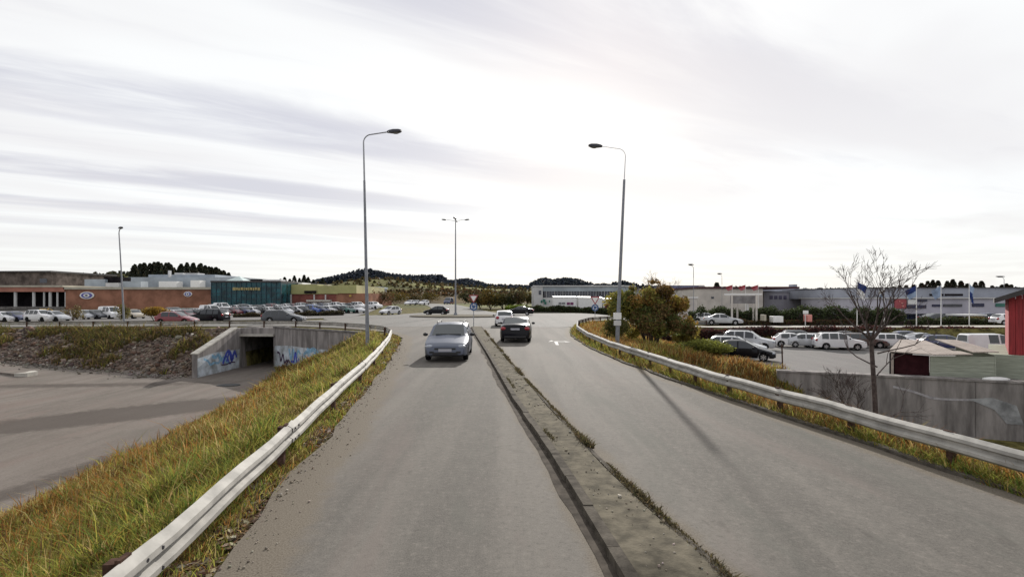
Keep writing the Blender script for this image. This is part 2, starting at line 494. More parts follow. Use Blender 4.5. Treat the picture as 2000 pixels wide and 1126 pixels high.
BANK_TOP = [(-120, 66), (-75, 58), (-52, 52.5), (-38, 50.5), (-29, 48.4), (-25.2, 47.6)]
WALL_A, WALL_B, WALL_C = (-24.85, 47.0), (-21.9, 47.0), (-11.0, 38.4)       # underpass opening, then the right wing
POCKET = [(-2.0, -30)] + RAIL_L[:9] + [(-9.6, 36.9), (-10.7, 38.85), (-21.7, 47.55), (-25.2, 47.6), (-29, 48.4), (-38, 50.5), (-52, 52.5), (-75, 58), (-120, 66), (-120, -30)]
TOE_R = [(15, -8), (14.2, 5), (14.6, 14), (15.6, 22), (17.2, 31), (16.2, 36), (15.6, 45), (15, 50)]
WALL_R = [(16.3, 31.5), (27.0, 27.0), (46, 19.0)]
BANK_R_LO, BANK_R_HI = [(13, 51), (18, 54), (28, 56), (60, 57), (130, 58)], [(11, 53), (17, 57), (26, 59), (60, 60), (130, 61)]


def road_z(x, y):
    z = -0.012 * np.clip(-15 - x, 0, 60)
    z = z - 0.04 * np.clip(x - 1.5, 0, 7) * (1 - sstep(34, 52, y))
    z = z - 0.75 * sstep(12, 24, x) * sstep(45, 60, y)
    z = z + 1.1 * sstep(88, 150, y) * (1 - sstep(8, 25, x)) * sstep(-200, -90, -np.abs(x))
    return z


def yard_z(x, y):
    return -3.7 + 0.04 * np.clip(-25 - x, 0, 40)


def land(x, y):
    """height of the bare ground and a region code: 0 soil/grass, 1 yard, 2 right car park, 3 fields"""
    x = np.asarray(x, float); y = np.asarray(y, float)
    z = road_z(x, y) - 0.06
    reg = np.where((np.abs(x) > 90) | (y > 120), 3, 0)
    pk = inside(POCKET, x, y)
    d1 = poly_dist(RAIL_L[:10] + [(-10.9, 38.2)], x, y); d2 = poly_dist(TOE_L, x, y)
    t = np.clip((d1 - 0.7) / (d1 - 0.7 + d2 + 1e-6), 0, 1)
    right_of_toe = x > interp([(p[1], p[0]) for p in TOE_L], y)
    yz = yard_z(x, y)
    zs = np.where(right_of_toe, -0.06 + (yz + 0.06) * t ** 0.86, yz)
    d3 = poly_dist(BANK_FOOT, x, y); d4 = poly_dist(BANK_TOP, x, y)
    north = (y > interp(BANK_FOOT, x)) & (x < -25.1)
    tb = d3 / (d3 + d4 + 1e-6)
    zs = np.where(north, yz + (road_z(x, y) - 0.08 - yz) * tb ** 0.9, zs)
    bump = (vnoise(x, y, 0.9, 3) - 0.5) * 0.28 + (vnoise(x, y, 2.3, 5) - 0.5) * 0.12
    zs = zs + np.where(north | right_of_toe, bump * np.minimum(1, np.minimum(d1, d2 + 0.5) / 1.5), (vnoise(x, y, 0.35, 8) - 0.5) * 0.08)
    z = np.where(pk, zs, z)
    reg = np.where(pk & ~right_of_toe & ~north, 1, reg)
    reg = np.where(pk & north & (x > -70), 4, reg)
    tun = (x > -25.05) & (x < -21.7) & (y > 46) & (y < 66)
    z = np.where(tun, -3.7, z); reg = np.where(tun, 1, reg)
    # right-hand side
    e = poly_dist(RAIL_R, x, y)
    xr = interp([(p[1], p[0]) for p in RAIL_R], y)
    rt = (x > xr + 0.3) & (y < 57)
    south = y < interp(WALL_R, x) + 0.62
    zb = np.where(south, -5.0, -2.0)
    zb = np.where((y > 28) & (y < 34) & (x < 17.6), -5.0 + 3.0 * sstep(28.5, 32.5, y), zb)
    d5 = poly_dist(TOE_R, x, y)
    past = x > interp([(p[1], p[0]) for p in TOE_R], y)
    t = np.clip((e - 0.7) / (e - 0.7 + d5 + 1e-6), 0, 1)
    zr = np.where(past, zb, (road_z(xr, y) - 0.08) * (1 - t) + zb * t)
    zr = zr + np.where(past, 0, (vnoise(x, y, 0.8, 4) - 0.5) * 0.3 * np.minimum(1, e / 2))
    up = np.clip((y - interp(BANK_R_LO, x)) / np.maximum(0.5, interp(BANK_R_HI, x) - interp(BANK_R_LO, x)), 0, 1)
    zr = zr * (1 - up) + (road_z(x, np.full_like(y, 60.0)) - 0.06) * up
    z = np.where(rt, zr, z)
    reg = np.where(rt & past & (up <= 0), 2, reg)
    return z, reg


def gz(x, y): return float(land(np.array([x]), np.array([y]))[0][0])


def axis(parts):
    out = []
    for a, b, st in parts: out += list(np.arange(a, b, st))
    return np.array(sorted(set(np.round(out, 3))))


xs = axis([(-2600, -300, 230), (-300, -120, 20), (-120, -56, 2.5), (-56, -30, 0.6), (-30, 28, 0.33), (28, 60, 0.8), (60, 120, 4), (120, 300, 20), (300, 2700, 230)])
ys = axis([(-60, -8, 6), (-8, 52, 0.33), (52, 68, 0.8), (68, 160, 4), (160, 400, 20), (400, 3000, 150)])
X, Y = np.meshgrid(xs, ys)
Z, REG = land(X.ravel(), Y.ravel())
nx, ny = len(xs), len(ys)
ii = np.arange(nx * ny).reshape(ny, nx)
F = np.stack([ii[:-1, :-1], ii[:-1, 1:], ii[1:, 1:], ii[1:, :-1]], -1).reshape(-1, 4)
ground = np_mesh('ground', np.stack([X.ravel(), Y.ravel(), Z], 1), F, [M_SOIL, M_YARD, M_SOIL, M_FIELD, mat('bank_earth', (0.125, 0.098, 0.080), 0.95, var=0.4, scale=2.2, bump=0.8, bscale=12, coords='World')], smooth=True, kind='structure')
# damp trampled soil in the yard (a stain on the ground itself)
xf, yf_ = X.ravel(), Y.ravel()
cu, su = math.cos(R(40)), math.sin(R(40))
uu, vv = (xf + 21) * cu + (yf_ - 28) * su, -(xf + 21) * su + (yf_ - 28) * cu
wet = np.exp(-((uu / 9.0) ** 2 + (vv / 2.6) ** 2) ** 1.5) * 0.9
uu2, vv2 = (xf + 30) * 0.95 + (yf_ - 36) * 0.3, -(xf + 30) * 0.3 + (yf_ - 36) * 0.95
wet = np.maximum(wet, 0.62 * np.exp(-((uu2 / 14) ** 2 + (vv2 / 1.3) ** 2)))
wet = np.maximum(wet, 0.6 * np.exp(-((xf + 15.6 + 0.1 * (20 - yf_)) / 1.0) ** 2) * (yf_ < 34))
wa = ground.data.attributes.new('dust', 'FLOAT', 'POINT')
wa.data.foreach_set('value', wet.astype(np.float32))
fr = REG.reshape(ny, nx)[:-1, :-1].ravel().astype(np.int32)
ground.data.polygons.foreach_set('material_index', fr)


def ribbon(name, left, right, m, n=10, dz=0.0, zf=road_z, kind='structure', step=None):
    """sheet between two polylines with the same number of points"""
    A, B = np.array(left, float), np.array(right, float)
    if step:
        def res(P):
            s = np.concatenate([[0], np.cumsum(np.hypot(*np.diff(P, axis=0).T))]); t = np.linspace(0, s[-1], step)
            return np.stack([np.interp(t, s, P[:, 0]), np.interp(t, s, P[:, 1])], 1)
        A, B = res(A), res(B)
    t = np.linspace(0, 1, n + 1)[None, :, None]
    P = A[:, None] * (1 - t) + B[:, None] * t
    z = zf(P[..., 0], P[..., 1]) + dz
    V = np.concatenate([P, z[..., None]], -1).reshape(-1, 3)
    k = np.arange(len(A) * (n + 1)).reshape(len(A), n + 1)
    Fc = np.stack([k[:-1, :-1], k[:-1, 1:], k[1:, 1:], k[1:, :-1]], -1).reshape(-1, 4)
    return np_mesh(name, V, Fc, m, smooth=True, kind=kind)


yy = np.concatenate([np.arange(-6, 50, 0.7), [50.0]])
eL = [(float(interp([(p[1], p[0]) for p in EDGE_L], q) if q < 49.8 else -21.0), q) for q in yy]
eR = [(float(interp([(p[1], p[0]) for p in EDGE_R], q)), q) for q in yy]
wob = lambda q, s: (float(vnoise(q, s, 1.1, s)) - 0.5) * 0.22 + (float(vnoise(q, s, 4.0, s)) - 0.5) * 0.08
eL = [(x + wob(q, 2), q) for x, q in eL]; eR = [(x + wob(q, 6), q) for x, q in eR]
road0 = ribbon('road', eL, eR, M_ASPH, 48)
NCOL = 49
wid = np.array([b_[0] - a_[0] for a_, b_ in zip(eL, eR)])
lat = np.linspace(0, 1, NCOL)[None] * wid[:, None]
ryy = np.array([p[1] for p in eL])[:, None]
rxx = np.array([p[0] for p in eL])[:, None] + lat
mdl = np.interp(ryy, [-6, 0, 4.0, 7.94, 12.8, 23.8, 36, 46.5], [1.35, 1.22, 1.02, 0.63, 0.0, -1.2, -2.6, -3.7])
mdr = np.interp(ryy, [-6, 0, 4.0, 7.3, 10.4, 19.2, 34, 46.5], [2.5, 2.2, 1.96, 1.42, 1.02, 0.0, -1.55, -2.75])
dust = np.maximum.reduce([np.exp(-(lat / 0.75) ** 2), 0.9 * np.exp(-((wid[:, None] - lat) / 0.5) ** 2), 0.7 * np.exp(-((mdl - rxx) / 0.3) ** 2), 0.7 * np.exp(-((rxx - mdr) / 0.4) ** 2)])
at_ = road0.data.attributes.new('dust', 'FLOAT', 'POINT')
at_.data.foreach_set('value', dust.ravel().astype(np.float32))
RC, RR_ = (-8.0, 76.0), 17.0
th = np.linspace(0, 2 * math.pi, 61)
outer = [(RC[0] + RR_ * 1.12 * math.cos(a), RC[1] + RR_ * math.sin(a)) for a in th]
inner = [(RC[0] + 0.3 * math.cos(a), RC[1] + 0.3 * math.sin(a)) for a in th]
ribbon('road', inner, outer, M_ASPH2, 8, 0.006)
ribbon('road', [(-6, 48), (-15.5, 46.0), (-21, 50.0), (-27, 51), (-38, 53.2), (-52, 55.3), (-75, 60.5), (-110, 70)],
       [(-6, 72), (-18, 70), (-24, 66), (-30, 65), (-38, 65), (-52, 66), (-75, 71), (-110, 80)], M_ASPH2, 10, 0.010, step=50)
ribbon('road', [(-4, 46), (5.6, 46.5), (7.4, 53.5), (12, 61.5), (20, 66.5), (40, 69), (90, 72)], [(-8, 93), (-2, 93), (10, 94), (16, 93), (26, 91), (44, 88), (90, 86)], M_ASPH2, 10, 0.014, step=40)
ribbon('road', [(-2, 70), (-1, 90), (-4, 100), (-12, 130), (-22, 170), (-40, 240)], [(-22, 70), (-20, 90), (-15, 100), (-21, 130), (-30, 170), (-50, 240)], M_ASPH2, 8, 0.018, step=40)
landz = lambda a, b: land(a.ravel(), b.ravel())[0].reshape(a.shape)
ribbon('car_park', [(-115, 78), (-75, 74), (-38, 69), (-30, 69.5), (-24, 76)], [(-140, 128), (-105, 128), (-75, 128), (-55, 128), (-33, 128)], M_LOT, 14, 0.02, step=30)
ribbon('car_park', [(17.7, 32.0), (24, 29.2), (27.5, 27.6), (46, 19.7)], [(15.5, 50.6), (20, 53.6), (30, 55), (60, 56)], M_LOT, 10, 0.0, zf=lambda a, b: np.full(a.shape, -1.955), step=20)
ribbon('side_road', [(12.0, 51.8), (16.8, 57.3), (26, 59.7), (60, 60.6), (120, 61.5)], [(15, 56), (19, 60.5), (27, 63.6), (60, 64.5), (120, 65)], M_CONC_L, 4, 0.0,
       zf=lambda a, b: road_z(a, np.full(a.shape, 60.0)) + 0.03, step=30)

# kerb ring and paving of the roundabout island
isl = thing('traffic_island', 'low kerbed roundabout island around the tall four-armed lamp', 'traffic island', (*RC, 0.0))
b = MB()
n = 40
for k, (r0, r1, z0, z1) in enumerate(((5.5, 5.7, 0.006, 0.14),)):
    for i in range(n):
        a0, a1 = 2 * math.pi * i / n, 2 * math.pi * (i + 1) / n
        b.prism([(r1 * 1.25 * math.cos(a0), r1 * math.sin(a0)), (r1 * 1.25 * math.cos(a1), r1 * math.sin(a1)), (r0 * 1.25 * math.cos(a1), r0 * math.sin(a1)), (r0 * 1.25 * math.cos(a0), r0 * math.sin(a0))], z0, z1)
b.build('kerb', M_KERB, isl)
b = MB().prism([(5.5 * 1.25 * math.cos(2 * math.pi * i / n), 5.5 * math.sin(2 * math.pi * i / n)) for i in range(n)], 0.01, 0.17)
b.build('island_top', M_MEDIAN, isl)

# the raised divider between the two lanes
MED_L = [(1.35, -6), (1.22, 0), (1.02, 4.0), (0.97, 4.62), (0.63, 7.94), (0.0, 12.8), (-1.2, 23.8), (-2.6, 36), (-3.7, 46.5)]
MED_R = [(2.5, -6), (2.2, 0), (1.96, 4.0), (1.86, 4.67), (1.42, 7.3), (1.02, 10.4), (0.0, 19.2), (-1.55, 34), (-2.75, 46.5)]
mq = np.concatenate([np.arange(-5, 46.6, 0.5)])
mL = [(float(interp([(p[1], p[0]) for p in MED_L], q)), q) for q in mq]
mR = [(float(interp([(p[1], p[0]) for p in MED_R], q)), q) for q in mq]
med = thing('traffic_divider', 'raised grey brown concrete divider with mossy edges between the two lanes', 'traffic island', (0, 20, 0))


def strip(name, A, B, z0, z1, m, parent, off=0.0, seg=None):
    b = MB()
    for i in range(len(A) - 1):
        a0, a1, b0, b1 = A[i], A[i + 1], B[i], B[i + 1]
        pts = [(a0[0], a0[1] + off), (b0[0], b0[1] + off), (b1[0], b1[1] + off), (a1[0], a1[1] + off)]
        b.prism(pts, z0, z1)
    return b.build(name, m, parent)


def solid_ribbon(name, A, B, z0, z1, m, parent, off=(0, 0), jag=0.0):
    b = MB()
    n = len(A)
    vs = []
    for i in range(n):
        zt = z1 + jag * (rng.random() - 0.5)
        vs += [(A[i][0] - off[0], A[i][1] - off[1], z0), (A[i][0] - off[0], A[i][1] - off[1], zt), (B[i][0] - off[0], B[i][1] - off[1], zt), (B[i][0] - off[0], B[i][1] - off[1], z0)]
    fs = []
    for i in range(n - 1):
        k = 4 * i
        fs += [(k, k + 4, k + 5, k + 1), (k + 1, k + 5, k + 6, k + 2), (k + 2, k + 6, k + 7, k + 3)]
    fs += [(0, 1, 2, 3), (4 * n - 1, 4 * n - 2, 4 * n - 3, 4 * n - 4)]
    b.add(vs, fs)
    return b.build(name, m, parent)


jx = [(wob(q, 21) * 0.3) for q in mq]
solid_ribbon('divider_top', [(x + 0.125, q) for (x, q) in mL], [(x - 0.06 + j, q) for (x, q), j in zip(mR, jx)], -0.05, 0.085, M_MEDIAN, med, (0, 20), 0.012)
# kerb stones along the left edge, one metre each
for i in range(0, len(mq) - 2, 2):
    A = [mL[i], mL[i + 1], mL[i + 2]]
    A = [(p[0] + (0.01 if k == 0 else 0) * 0, p[1] + (0.012 if k == 0 else (-0.012 if k == 2 else 0))) for k, p in enumerate(A)]
    dx = rng.uniform(-0.008, 0.008); dz = rng.uniform(-0.006, 0.006)
    solid_ribbon('kerb_stone', [(p[0] + dx, p[1]) for p in A], [(p[0] + 0.125 + dx * 0.3, p[1]) for p in A], -0.05, 0.095 + dz, M_KERB, med, (0, 20))
solid_ribbon('moss_edge', [(x - 0.05, q) for (x, q) in mR], [(x + 0.02 + j, q) for (x, q), j in zip(mR, jx)], -0.05, 0.08, M_KERB, med, (0, 20), 0.03)
gut = ribbon('gutter', [(x - 0.16 + wob(q, 31) * 0.6, q) for x, q in mL], [(x + 0.02, q) for x, q in mL], mat('gutter_dirt', (0.07, 0.06, 0.05), 0.9, var=0.3, scale=4, coords='World'), 2, 0.006)

# right-hand road edge: low dark kerb
kr = [(x, q) for x, q in eR if 4.5 < q < 48]
kt = thing('kerb', 'low worn dark kerb along the right edge of the road below the guardrail', 'kerb', (5, 15, 0))
for a in range(0, len(kr) - 2, 2):
    seg = kr[a:a + 3]
    bmb = MB()
    vs, fs = [], []
    for x, q in seg:
        z = float(road_z(np.array(x), np.array(q)))
        vs += [(x - 5, q - 15, z - 0.1), (x - 5, q - 15, z + 0.05), (x - 5 + 0.16, q - 15, z + 0.055), (x - 5 + 0.16, q - 15, z - 0.1)]
    for i in range(2):
        k = 4 * i
        fs += [(k, k + 4, k + 5, k + 1), (k + 1, k + 5, k + 6, k + 2), (k + 2, k + 6, k + 7, k + 3)]
    fs += [(0, 1, 2, 3), (11, 10, 9, 8)]
    bmb.add(vs, fs).build('kerb_stone', M_KERB, kt)

# painted marks
def mark(label, polys, z=0.012):
    b = MB()
    for p in polys:
        b.add([(x, y, float(road_z(np.array(x), np.array(y))) + z) for x, y in p], [tuple(range(len(p)))])
    o = b.build('road_marking', M_WHITEPAINT)
    return tag(o, label, 'road marking')


mark('worn white turn arrow painted on the right lane beyond the black saloon',
     [[(2.45, 28.6), (2.62, 28.6), (2.75, 30.9), (2.55, 31.2)], [(2.55, 31.2), (2.75, 30.9), (3.25, 31.1), (3.25, 31.5)], [(2.15, 30.6), (2.55, 31.2), (2.45, 31.9)], [(3.2, 30.8), (3.6, 31.3), (3.2, 31.8)]])
mark('long thin white edge line on the far side of the roundabout exit', [[(2.2, 97.0), (9, 96.6), (9, 97.4), (2.2, 97.8)]], 0.02)
mark('short white edge line right of the long one on the roundabout exit', [[(9.6, 92), (13.5, 91.7), (13.5, 92.3), (9.6, 92.6)]], 0.03)

# ------------------------------------------------------------------ guardrails
WPROF = [(0.0, 0.0), (0.012, 0.006), (0.08, 0.05), (0.085, 0.10), (0.012, 0.142), (0.012, 0.168), (0.085, 0.21), (0.08, 0.26), (0.012, 0.304), (0.0, 0.31)]


def guardrail(label, pts, side, top, post_gap, seg_len, bolts_below, mat_beam, start=0.0):
    """W-beam rail along pts; side=+1 when the road lies to the right of the direction of travel"""
    P = np.array(pts, float)
    s = np.concatenate([[0], np.cumsum(np.hypot(*np.diff(P, axis=0).T))])
    at = lambda t: (np.interp(t, s, P[:, 0]), np.interp(t, s, P[:, 1]))
    def frame(t):
        x0, y0 = at(max(0, t - 0.6)); x1, y1 = at(min(s[-1], t + 0.6))
        d = Vector((x1 - x0, y1 - y0, 0)).normalized()
        return Vector((*at(t), 0)), d, Vector((d.y, -d.x, 0)) * side
    root = thing('guardrail', label, 'guardrail', (pts[0][0], pts[0][1], 0))
    org = Vector((pts[0][0], pts[0][1], 0))
    rz = lambda p: float(road_z(np.array(p.x), np.array(p.y)))
    t = start; k = 0
    while t < s[-1] - 0.5:
        e = min(t + seg_len, s[-1])
        nn = max(2, int((e + 0.3 - t) / 0.5) + 1)
        b = MB()
        proud = 0.012 * (k % 2)
        vs, fs = [], []
        np_ = len(WPROF)
        wiggle = rng.uniform(-0.012, 0.012)
        for i in range(nn):
            tt = t + (min(e + 0.3, s[-1]) - t) * i / (nn - 1)
            p, d, nrm = frame(tt)
            z = rz(p) + top - 0.31 + wiggle * math.sin(i * 1.3)
            for dd, hh in WPROF: vs.append(tuple(p + nrm * (dd + 0.07 + proud) + Vector((0, 0, z + hh)) - org))
            for dd, hh in WPROF: vs.append(tuple(p + nrm * (dd + 0.065 + proud) + Vector((0, 0, z + hh)) - org))
        m2 = 2 * np_
        for i in range(nn - 1):
            for j in range(np_ - 1):
                a = i * m2 + j
                fs.append((a, a + 1, a + m2 + 1, a + m2)); fs.append((a + np_, a + np_ + m2, a + np_ + m2 + 1, a + np_ + 1))
            for j in (0, np_ - 1):
                a = i * m2 + j
                fs.append((a, a + m2, a + m2 + np_, a + np_))
        b.add(vs, fs)
        beam = b.build('rail_beam', mat_beam, root, True, 25)
        p, d, nrm = frame(t)
        if math.hypot(p.x, p.y) < bolts_below:
            for dt in (0.12, 0.32):
                q, d, nrm = frame(t + dt)
                for hh in (0.075, 0.235):
                    c = q + nrm * (0.155 + proud) + Vector((0, 0, rz(q) + top - 0.31 + hh)) - org
                    MB().tube([c - nrm * 0.01, c + nrm * 0.012], 0.016, 8).build('bolt', M_DARK, beam)
        t = e; k += 1
    t = start
    while t < s[-1]:
        p, d, nrm = frame(t)
        z = rz(p)
        a, c = d * 0.05, nrm * 0.045
        lean = rng.uniform(-0.015, 0.015)
        b = MB()
        q = [p - a - c - org, p + a - c - org, p + a + c - org, p - a + c - org]
        b.prism([(v.x, v.y) for v in q], z - 0.6, z + top - 0.02 + lean)
        b.build('post', M_RUST, root)
        if math.hypot(p.x, p.y) < 40:
            b = MB()
            q = [p - a * 1.3 + c - org, p + a * 1.3 + c - org, p + a * 1.3 + c + nrm * 0.04 - org, p - a * 1.3 + c + nrm * 0.04 - org]
            b.prism([(v.x, v.y) for v in q], z + top - 0.3, z + top + 0.02)
            b.build('spacer', M_RUST, root)
        t += post_gap
    return root


guardrail('long pale guardrail along the left verge that bends away over the graffitied underpass', RAIL_L, 1, 0.62, 4.0, 4.0, 13, M_GALV, 1.75)
guardrail('curved grey guardrail along the right verge that bends round towards the bush', RAIL_R, -1, 0.60, 2.0, 4.0, 9, M_GALV, 0.6)

# ------------------------------------------------------------------ underpass
up = thing('underpass', 'grey concrete underpass with sprayed wing walls and dark square opening', 'underpass', (-23.4, 47, -3.7))
OX, OY, OZ = -23.4, 47.0, -3.7
def P0(x, y, z): return (x - OX, y - OY, z - OZ)
b = MB()        # wall above the opening and the top slab
b.box(-25.25 - OX, -21.5 - OX, 0, 0.7, 2.95, 3.62)
b.build('lintel', M_CONC, up)
MB().box(-25.0 - OX, -21.75 - OX, -0.35, -0.003, 2.86, 3.06).build('ledge', M_CONC_L, up)
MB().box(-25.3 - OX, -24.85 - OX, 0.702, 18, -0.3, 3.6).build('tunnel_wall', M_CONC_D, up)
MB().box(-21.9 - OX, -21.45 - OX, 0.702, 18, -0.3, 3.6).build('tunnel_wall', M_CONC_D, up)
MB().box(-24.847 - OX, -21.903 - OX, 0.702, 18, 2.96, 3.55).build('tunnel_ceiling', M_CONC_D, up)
MB().box(-21.9 - OX, -21.5 - OX, 0.0, 0.7, -0.3, 2.95).build('pillar', M_CONC_L, up)
# left wing: runs towards the viewer, its top falling
lw = MB()
ya, yb = 40.4, 47.0
lw.add([P0(-25.25, ya, -4.1), P0(-24.85, ya, -4.1), P0(-24.85, yb + 0.7, -4.1), P0(-25.25, yb + 0.7, -4.1),
        P0(-25.25, ya, -1.85), P0(-24.85, ya, -1.85), P0(-24.85, 46.2, -0.1), P0(-25.25, 46.2, -0.1), P0(-24.85, yb + 0.7, -0.08), P0(-25.25, yb + 0.7, -0.08)],
       [(0, 3, 2, 1), (0, 1, 5, 4), (1, 2, 8, 6, 5), (3, 0, 4, 7, 9), (2, 3, 9, 8), (4, 5, 6, 7), (6, 8, 9, 7)])
lwo = lw.build('wing_wall', M_CONC, up)
cp = MB()
cp.add([P0(-25.33, ya - 0.05, -1.83), P0(-24.77, ya - 0.05, -1.83), P0(-24.77, 46.2, -0.08), P0(-25.33, 46.2, -0.08), P0(-25.33, ya - 0.05, -1.72), P0(-24.77, ya - 0.05, -1.72), P0(-24.77, 46.2, 0.04), P0(-25.33, 46.2, 0.04)],
       [(0, 3, 2, 1), (4, 5, 6, 7), (0, 1, 5, 4), (1, 2, 6, 5), (2, 3, 7, 6), (3, 0, 4, 7)])
cp.build('coping', M_CONC_L, up)
# right wing: slants towards the road
rw = MB()
bx, by = WALL_B; cx, cy = WALL_C
dv = Vector((cx - bx, cy - by, 0)).normalized(); nv = Vector((-dv.y, dv.x, 0))
q = [(bx, by), (cx, cy), (cx + nv.x * 0.55, cy + nv.y * 0.55), (bx + nv.x * 0.55, by + nv.y * 0.55)]
rw.prism([(a - OX, c - OY) for a, c in q], -0.4, [3.62, 3.66, 3.66, 3.62])
rwo = rw.build('wing_wall', M_CONC, up)
cpw = MB().prism([(bx - nv.x * 0.06 - OX, by - nv.y * 0.06 - OY), (cx - nv.x * 0.06 - OX, cy - nv.y * 0.06 - OY), (q[2][0] - OX, q[2][1] - OY), (q[3][0] - OX, q[3][1] - OY)], [3.622, 3.662, 3.662, 3.622], [3.72, 3.76, 3.76, 3.72])
cpw.build('coping', M_CONC_D, up)
# whitewash and sprayed tags, thin skins of paint standing on the wall faces
def skin(name, fn, polys, m, parent, off, th=0.004):
    b = MB()
    for pl in polys:
        b.add([fn(u_, v_, off + th) for u_, v_ in pl], [tuple(range(len(pl)))])
    return b.build(name, m, parent)


fl = lambda y, z, o: P0(-24.85 + o, y, z)                    # left wing, seen from its right
fr_ = lambda t, z, o: P0(bx + dv.x * t - nv.x * o, by + dv.y * t - nv.y * o, z)
skin('whitewash', fl, [[(40.45, -3.65), (46.6, -3.65), (46.7, -2.0), (43, -1.9), (40.45, -2.15)]], M_WALLW, lwo, 0.0)
skin('whitewash', fr_, [[(0.2, -3.6), (10.5, -3.6), (10.5, -1.5), (6, -1.62), (3, -1.55), (0.2, -1.7)]], M_WALLW, rwo, 0.0)


def squiggle(fn, pts, wd, off):
    out = []
    for (a, c), (d, e) in zip(pts[:-1], pts[1:]):
        L = math.hypot(d - a, e - c) or 1
        px, py = -(e - c) / L * wd, (d - a) / L * wd
        out.append([(a + px, c + py), (a - px, c - py), (d - px, e - py), (d + px, e + py)])
    return out


def loops(u0, u1, v0, v1, n, r):
    o = []
    for i in range(n * 8):
        t = i / (n * 8 - 1)
        a = i / 8 * 2 * math.pi
        o.append((u0 + (u1 - u0) * t + r.uniform(0.15, 0.3) * math.cos(a), (v0 + v1) / 2 + (v1 - v0) / 2 * math.sin(a) * r.uniform(0.7, 1.1)))
    return o


r2 = random.Random(3)


def scribble(u0, u1, v0, v1, n):
    """a hand sprayed stroke: random turns joined by a smooth curve"""
    K = [(u0 + (u1 - u0) * (i + 0.5 * r2.random()) / n, r2.uniform(v0, v1) if i % 2 else (v0 if r2.random() < .5 else v1) + r2.uniform(-.1, .1)) for i in range(n + 1)]
    out = []
    for i in range(len(K) - 1):
        p0, p1, p2, p3 = K[max(i - 1, 0)], K[i], K[i + 1], K[min(i + 2, len(K) - 1)]
        for t in np.linspace(0, 1, 7)[:-1]:
            out.append(tuple(0.5 * (2 * p1[c] + (p2[c] - p0[c]) * t + (2 * p0[c] - 5 * p1[c] + 4 * p2[c] - p3[c]) * t * t + (3 * p1[c] - p0[c] - 3 * p2[c] + p3[c]) * t ** 3) for c in (0, 1)))
    return out


lay = [0.004]
def tagging(fn, par, m, boxes, wd):
    for u0, u1, v0, v1, n in boxes:
        skin('graffiti', fn, squiggle(fn, scribble(u0, u1, v0, v1, n), wd * r2.uniform(0.7, 1.3), 0), m, par, lay[0]); lay[0] += 0.0015


tagging(fl, lwo, M_GRAF_L, [(41.2, 43.6, -2.9, -2.25, 5), (42.2, 44.4, -2.7, -2.15, 4), (43.2, 44.8, -3.0, -2.3, 4)], 0.12)
tagging(fl, lwo, M_GRAF_B, [(43.9, 45.9, -2.95, -2.1, 6), (44.5, 46.1, -2.8, -2.1, 5), (44.2, 45.7, -3.1, -2.5, 4)], 0.11)
tagging(fl, lwo, M_GRAF_D, [(43.4, 45.8, -3.15, -3.05, 3)], 0.05)
lay[0] = 0.004
tagging(fr_, rwo, M_GRAF_L, [(2.6, 4.6, -3.1, -1.8, 5), (5.0, 8.2, -2.3, -1.75, 5), (5.6, 7.4, -2.1, -1.7, 3)], 0.16)
tagging(fr_, rwo, M_GRAF_B, [(3.0, 4.4, -3.0, -1.9, 5)], 0.13)
tagging(fr_, rwo, M_GRAF_D, [(0.7, 2.6, -3.1, -2.2, 6), (2.2, 3.2, -3.2, -2.8, 3), (4.9, 5.4, -2.8, -2.3, 3)], 0.09)
# shuttering joints, thin dark recess strips
for t_ in (3.4, 7.2, 8.9):
    skin('wall_joint', fr_, [[(t_, -3.6), (t_ + 0.06, -3.6), (t_ + 0.06, -0.1), (t_, -0.1)]], M_CONC_D, rwo, 0.016)

# yard details
o = MB().prism([(0.55 * math.cos(a) * 1.5, 0.55 * math.sin(a)) for a in np.linspace(0, 2 * math.pi, 20)[:-1]], 0.0, 0.05).build('manhole_shadow', mat('hole_shadow_black', (0.012, 0.012, 0.012), 0.6))  # manhole as a flat disc, the shadow in its hole painted near-black
o.location = (-20.6, 37.2, -3.72); tag(o, 'dark oval manhole in the yard before the underpass, hole shadow as black disc', 'manhole')
kb = MB()
kb.prism([(-46, 41.3), (-37.2, 38.2), (-36.6, 38.7), (-37.0, 39.4), (-46, 42.9)], -3.6, [-2.75, -3.02, -3.02, -3.02, -2.75])
o = kb.build('yard_island', M_YARD); tag(o, 'low gravelly kerbed island with a pale rounded end in the yard', 'traffic island')
o = MB().prism([(-37.0, 38.05), (-36.25, 38.3), (-36.3, 39.2), (-36.9, 39.6), (-37.15, 39.4), (-36.75, 38.7)], -3.6, -2.97).build('kerb_end', M_CONC_L); tag(o, 'pale curved kerb stone at the end of the yard island', 'kerb')

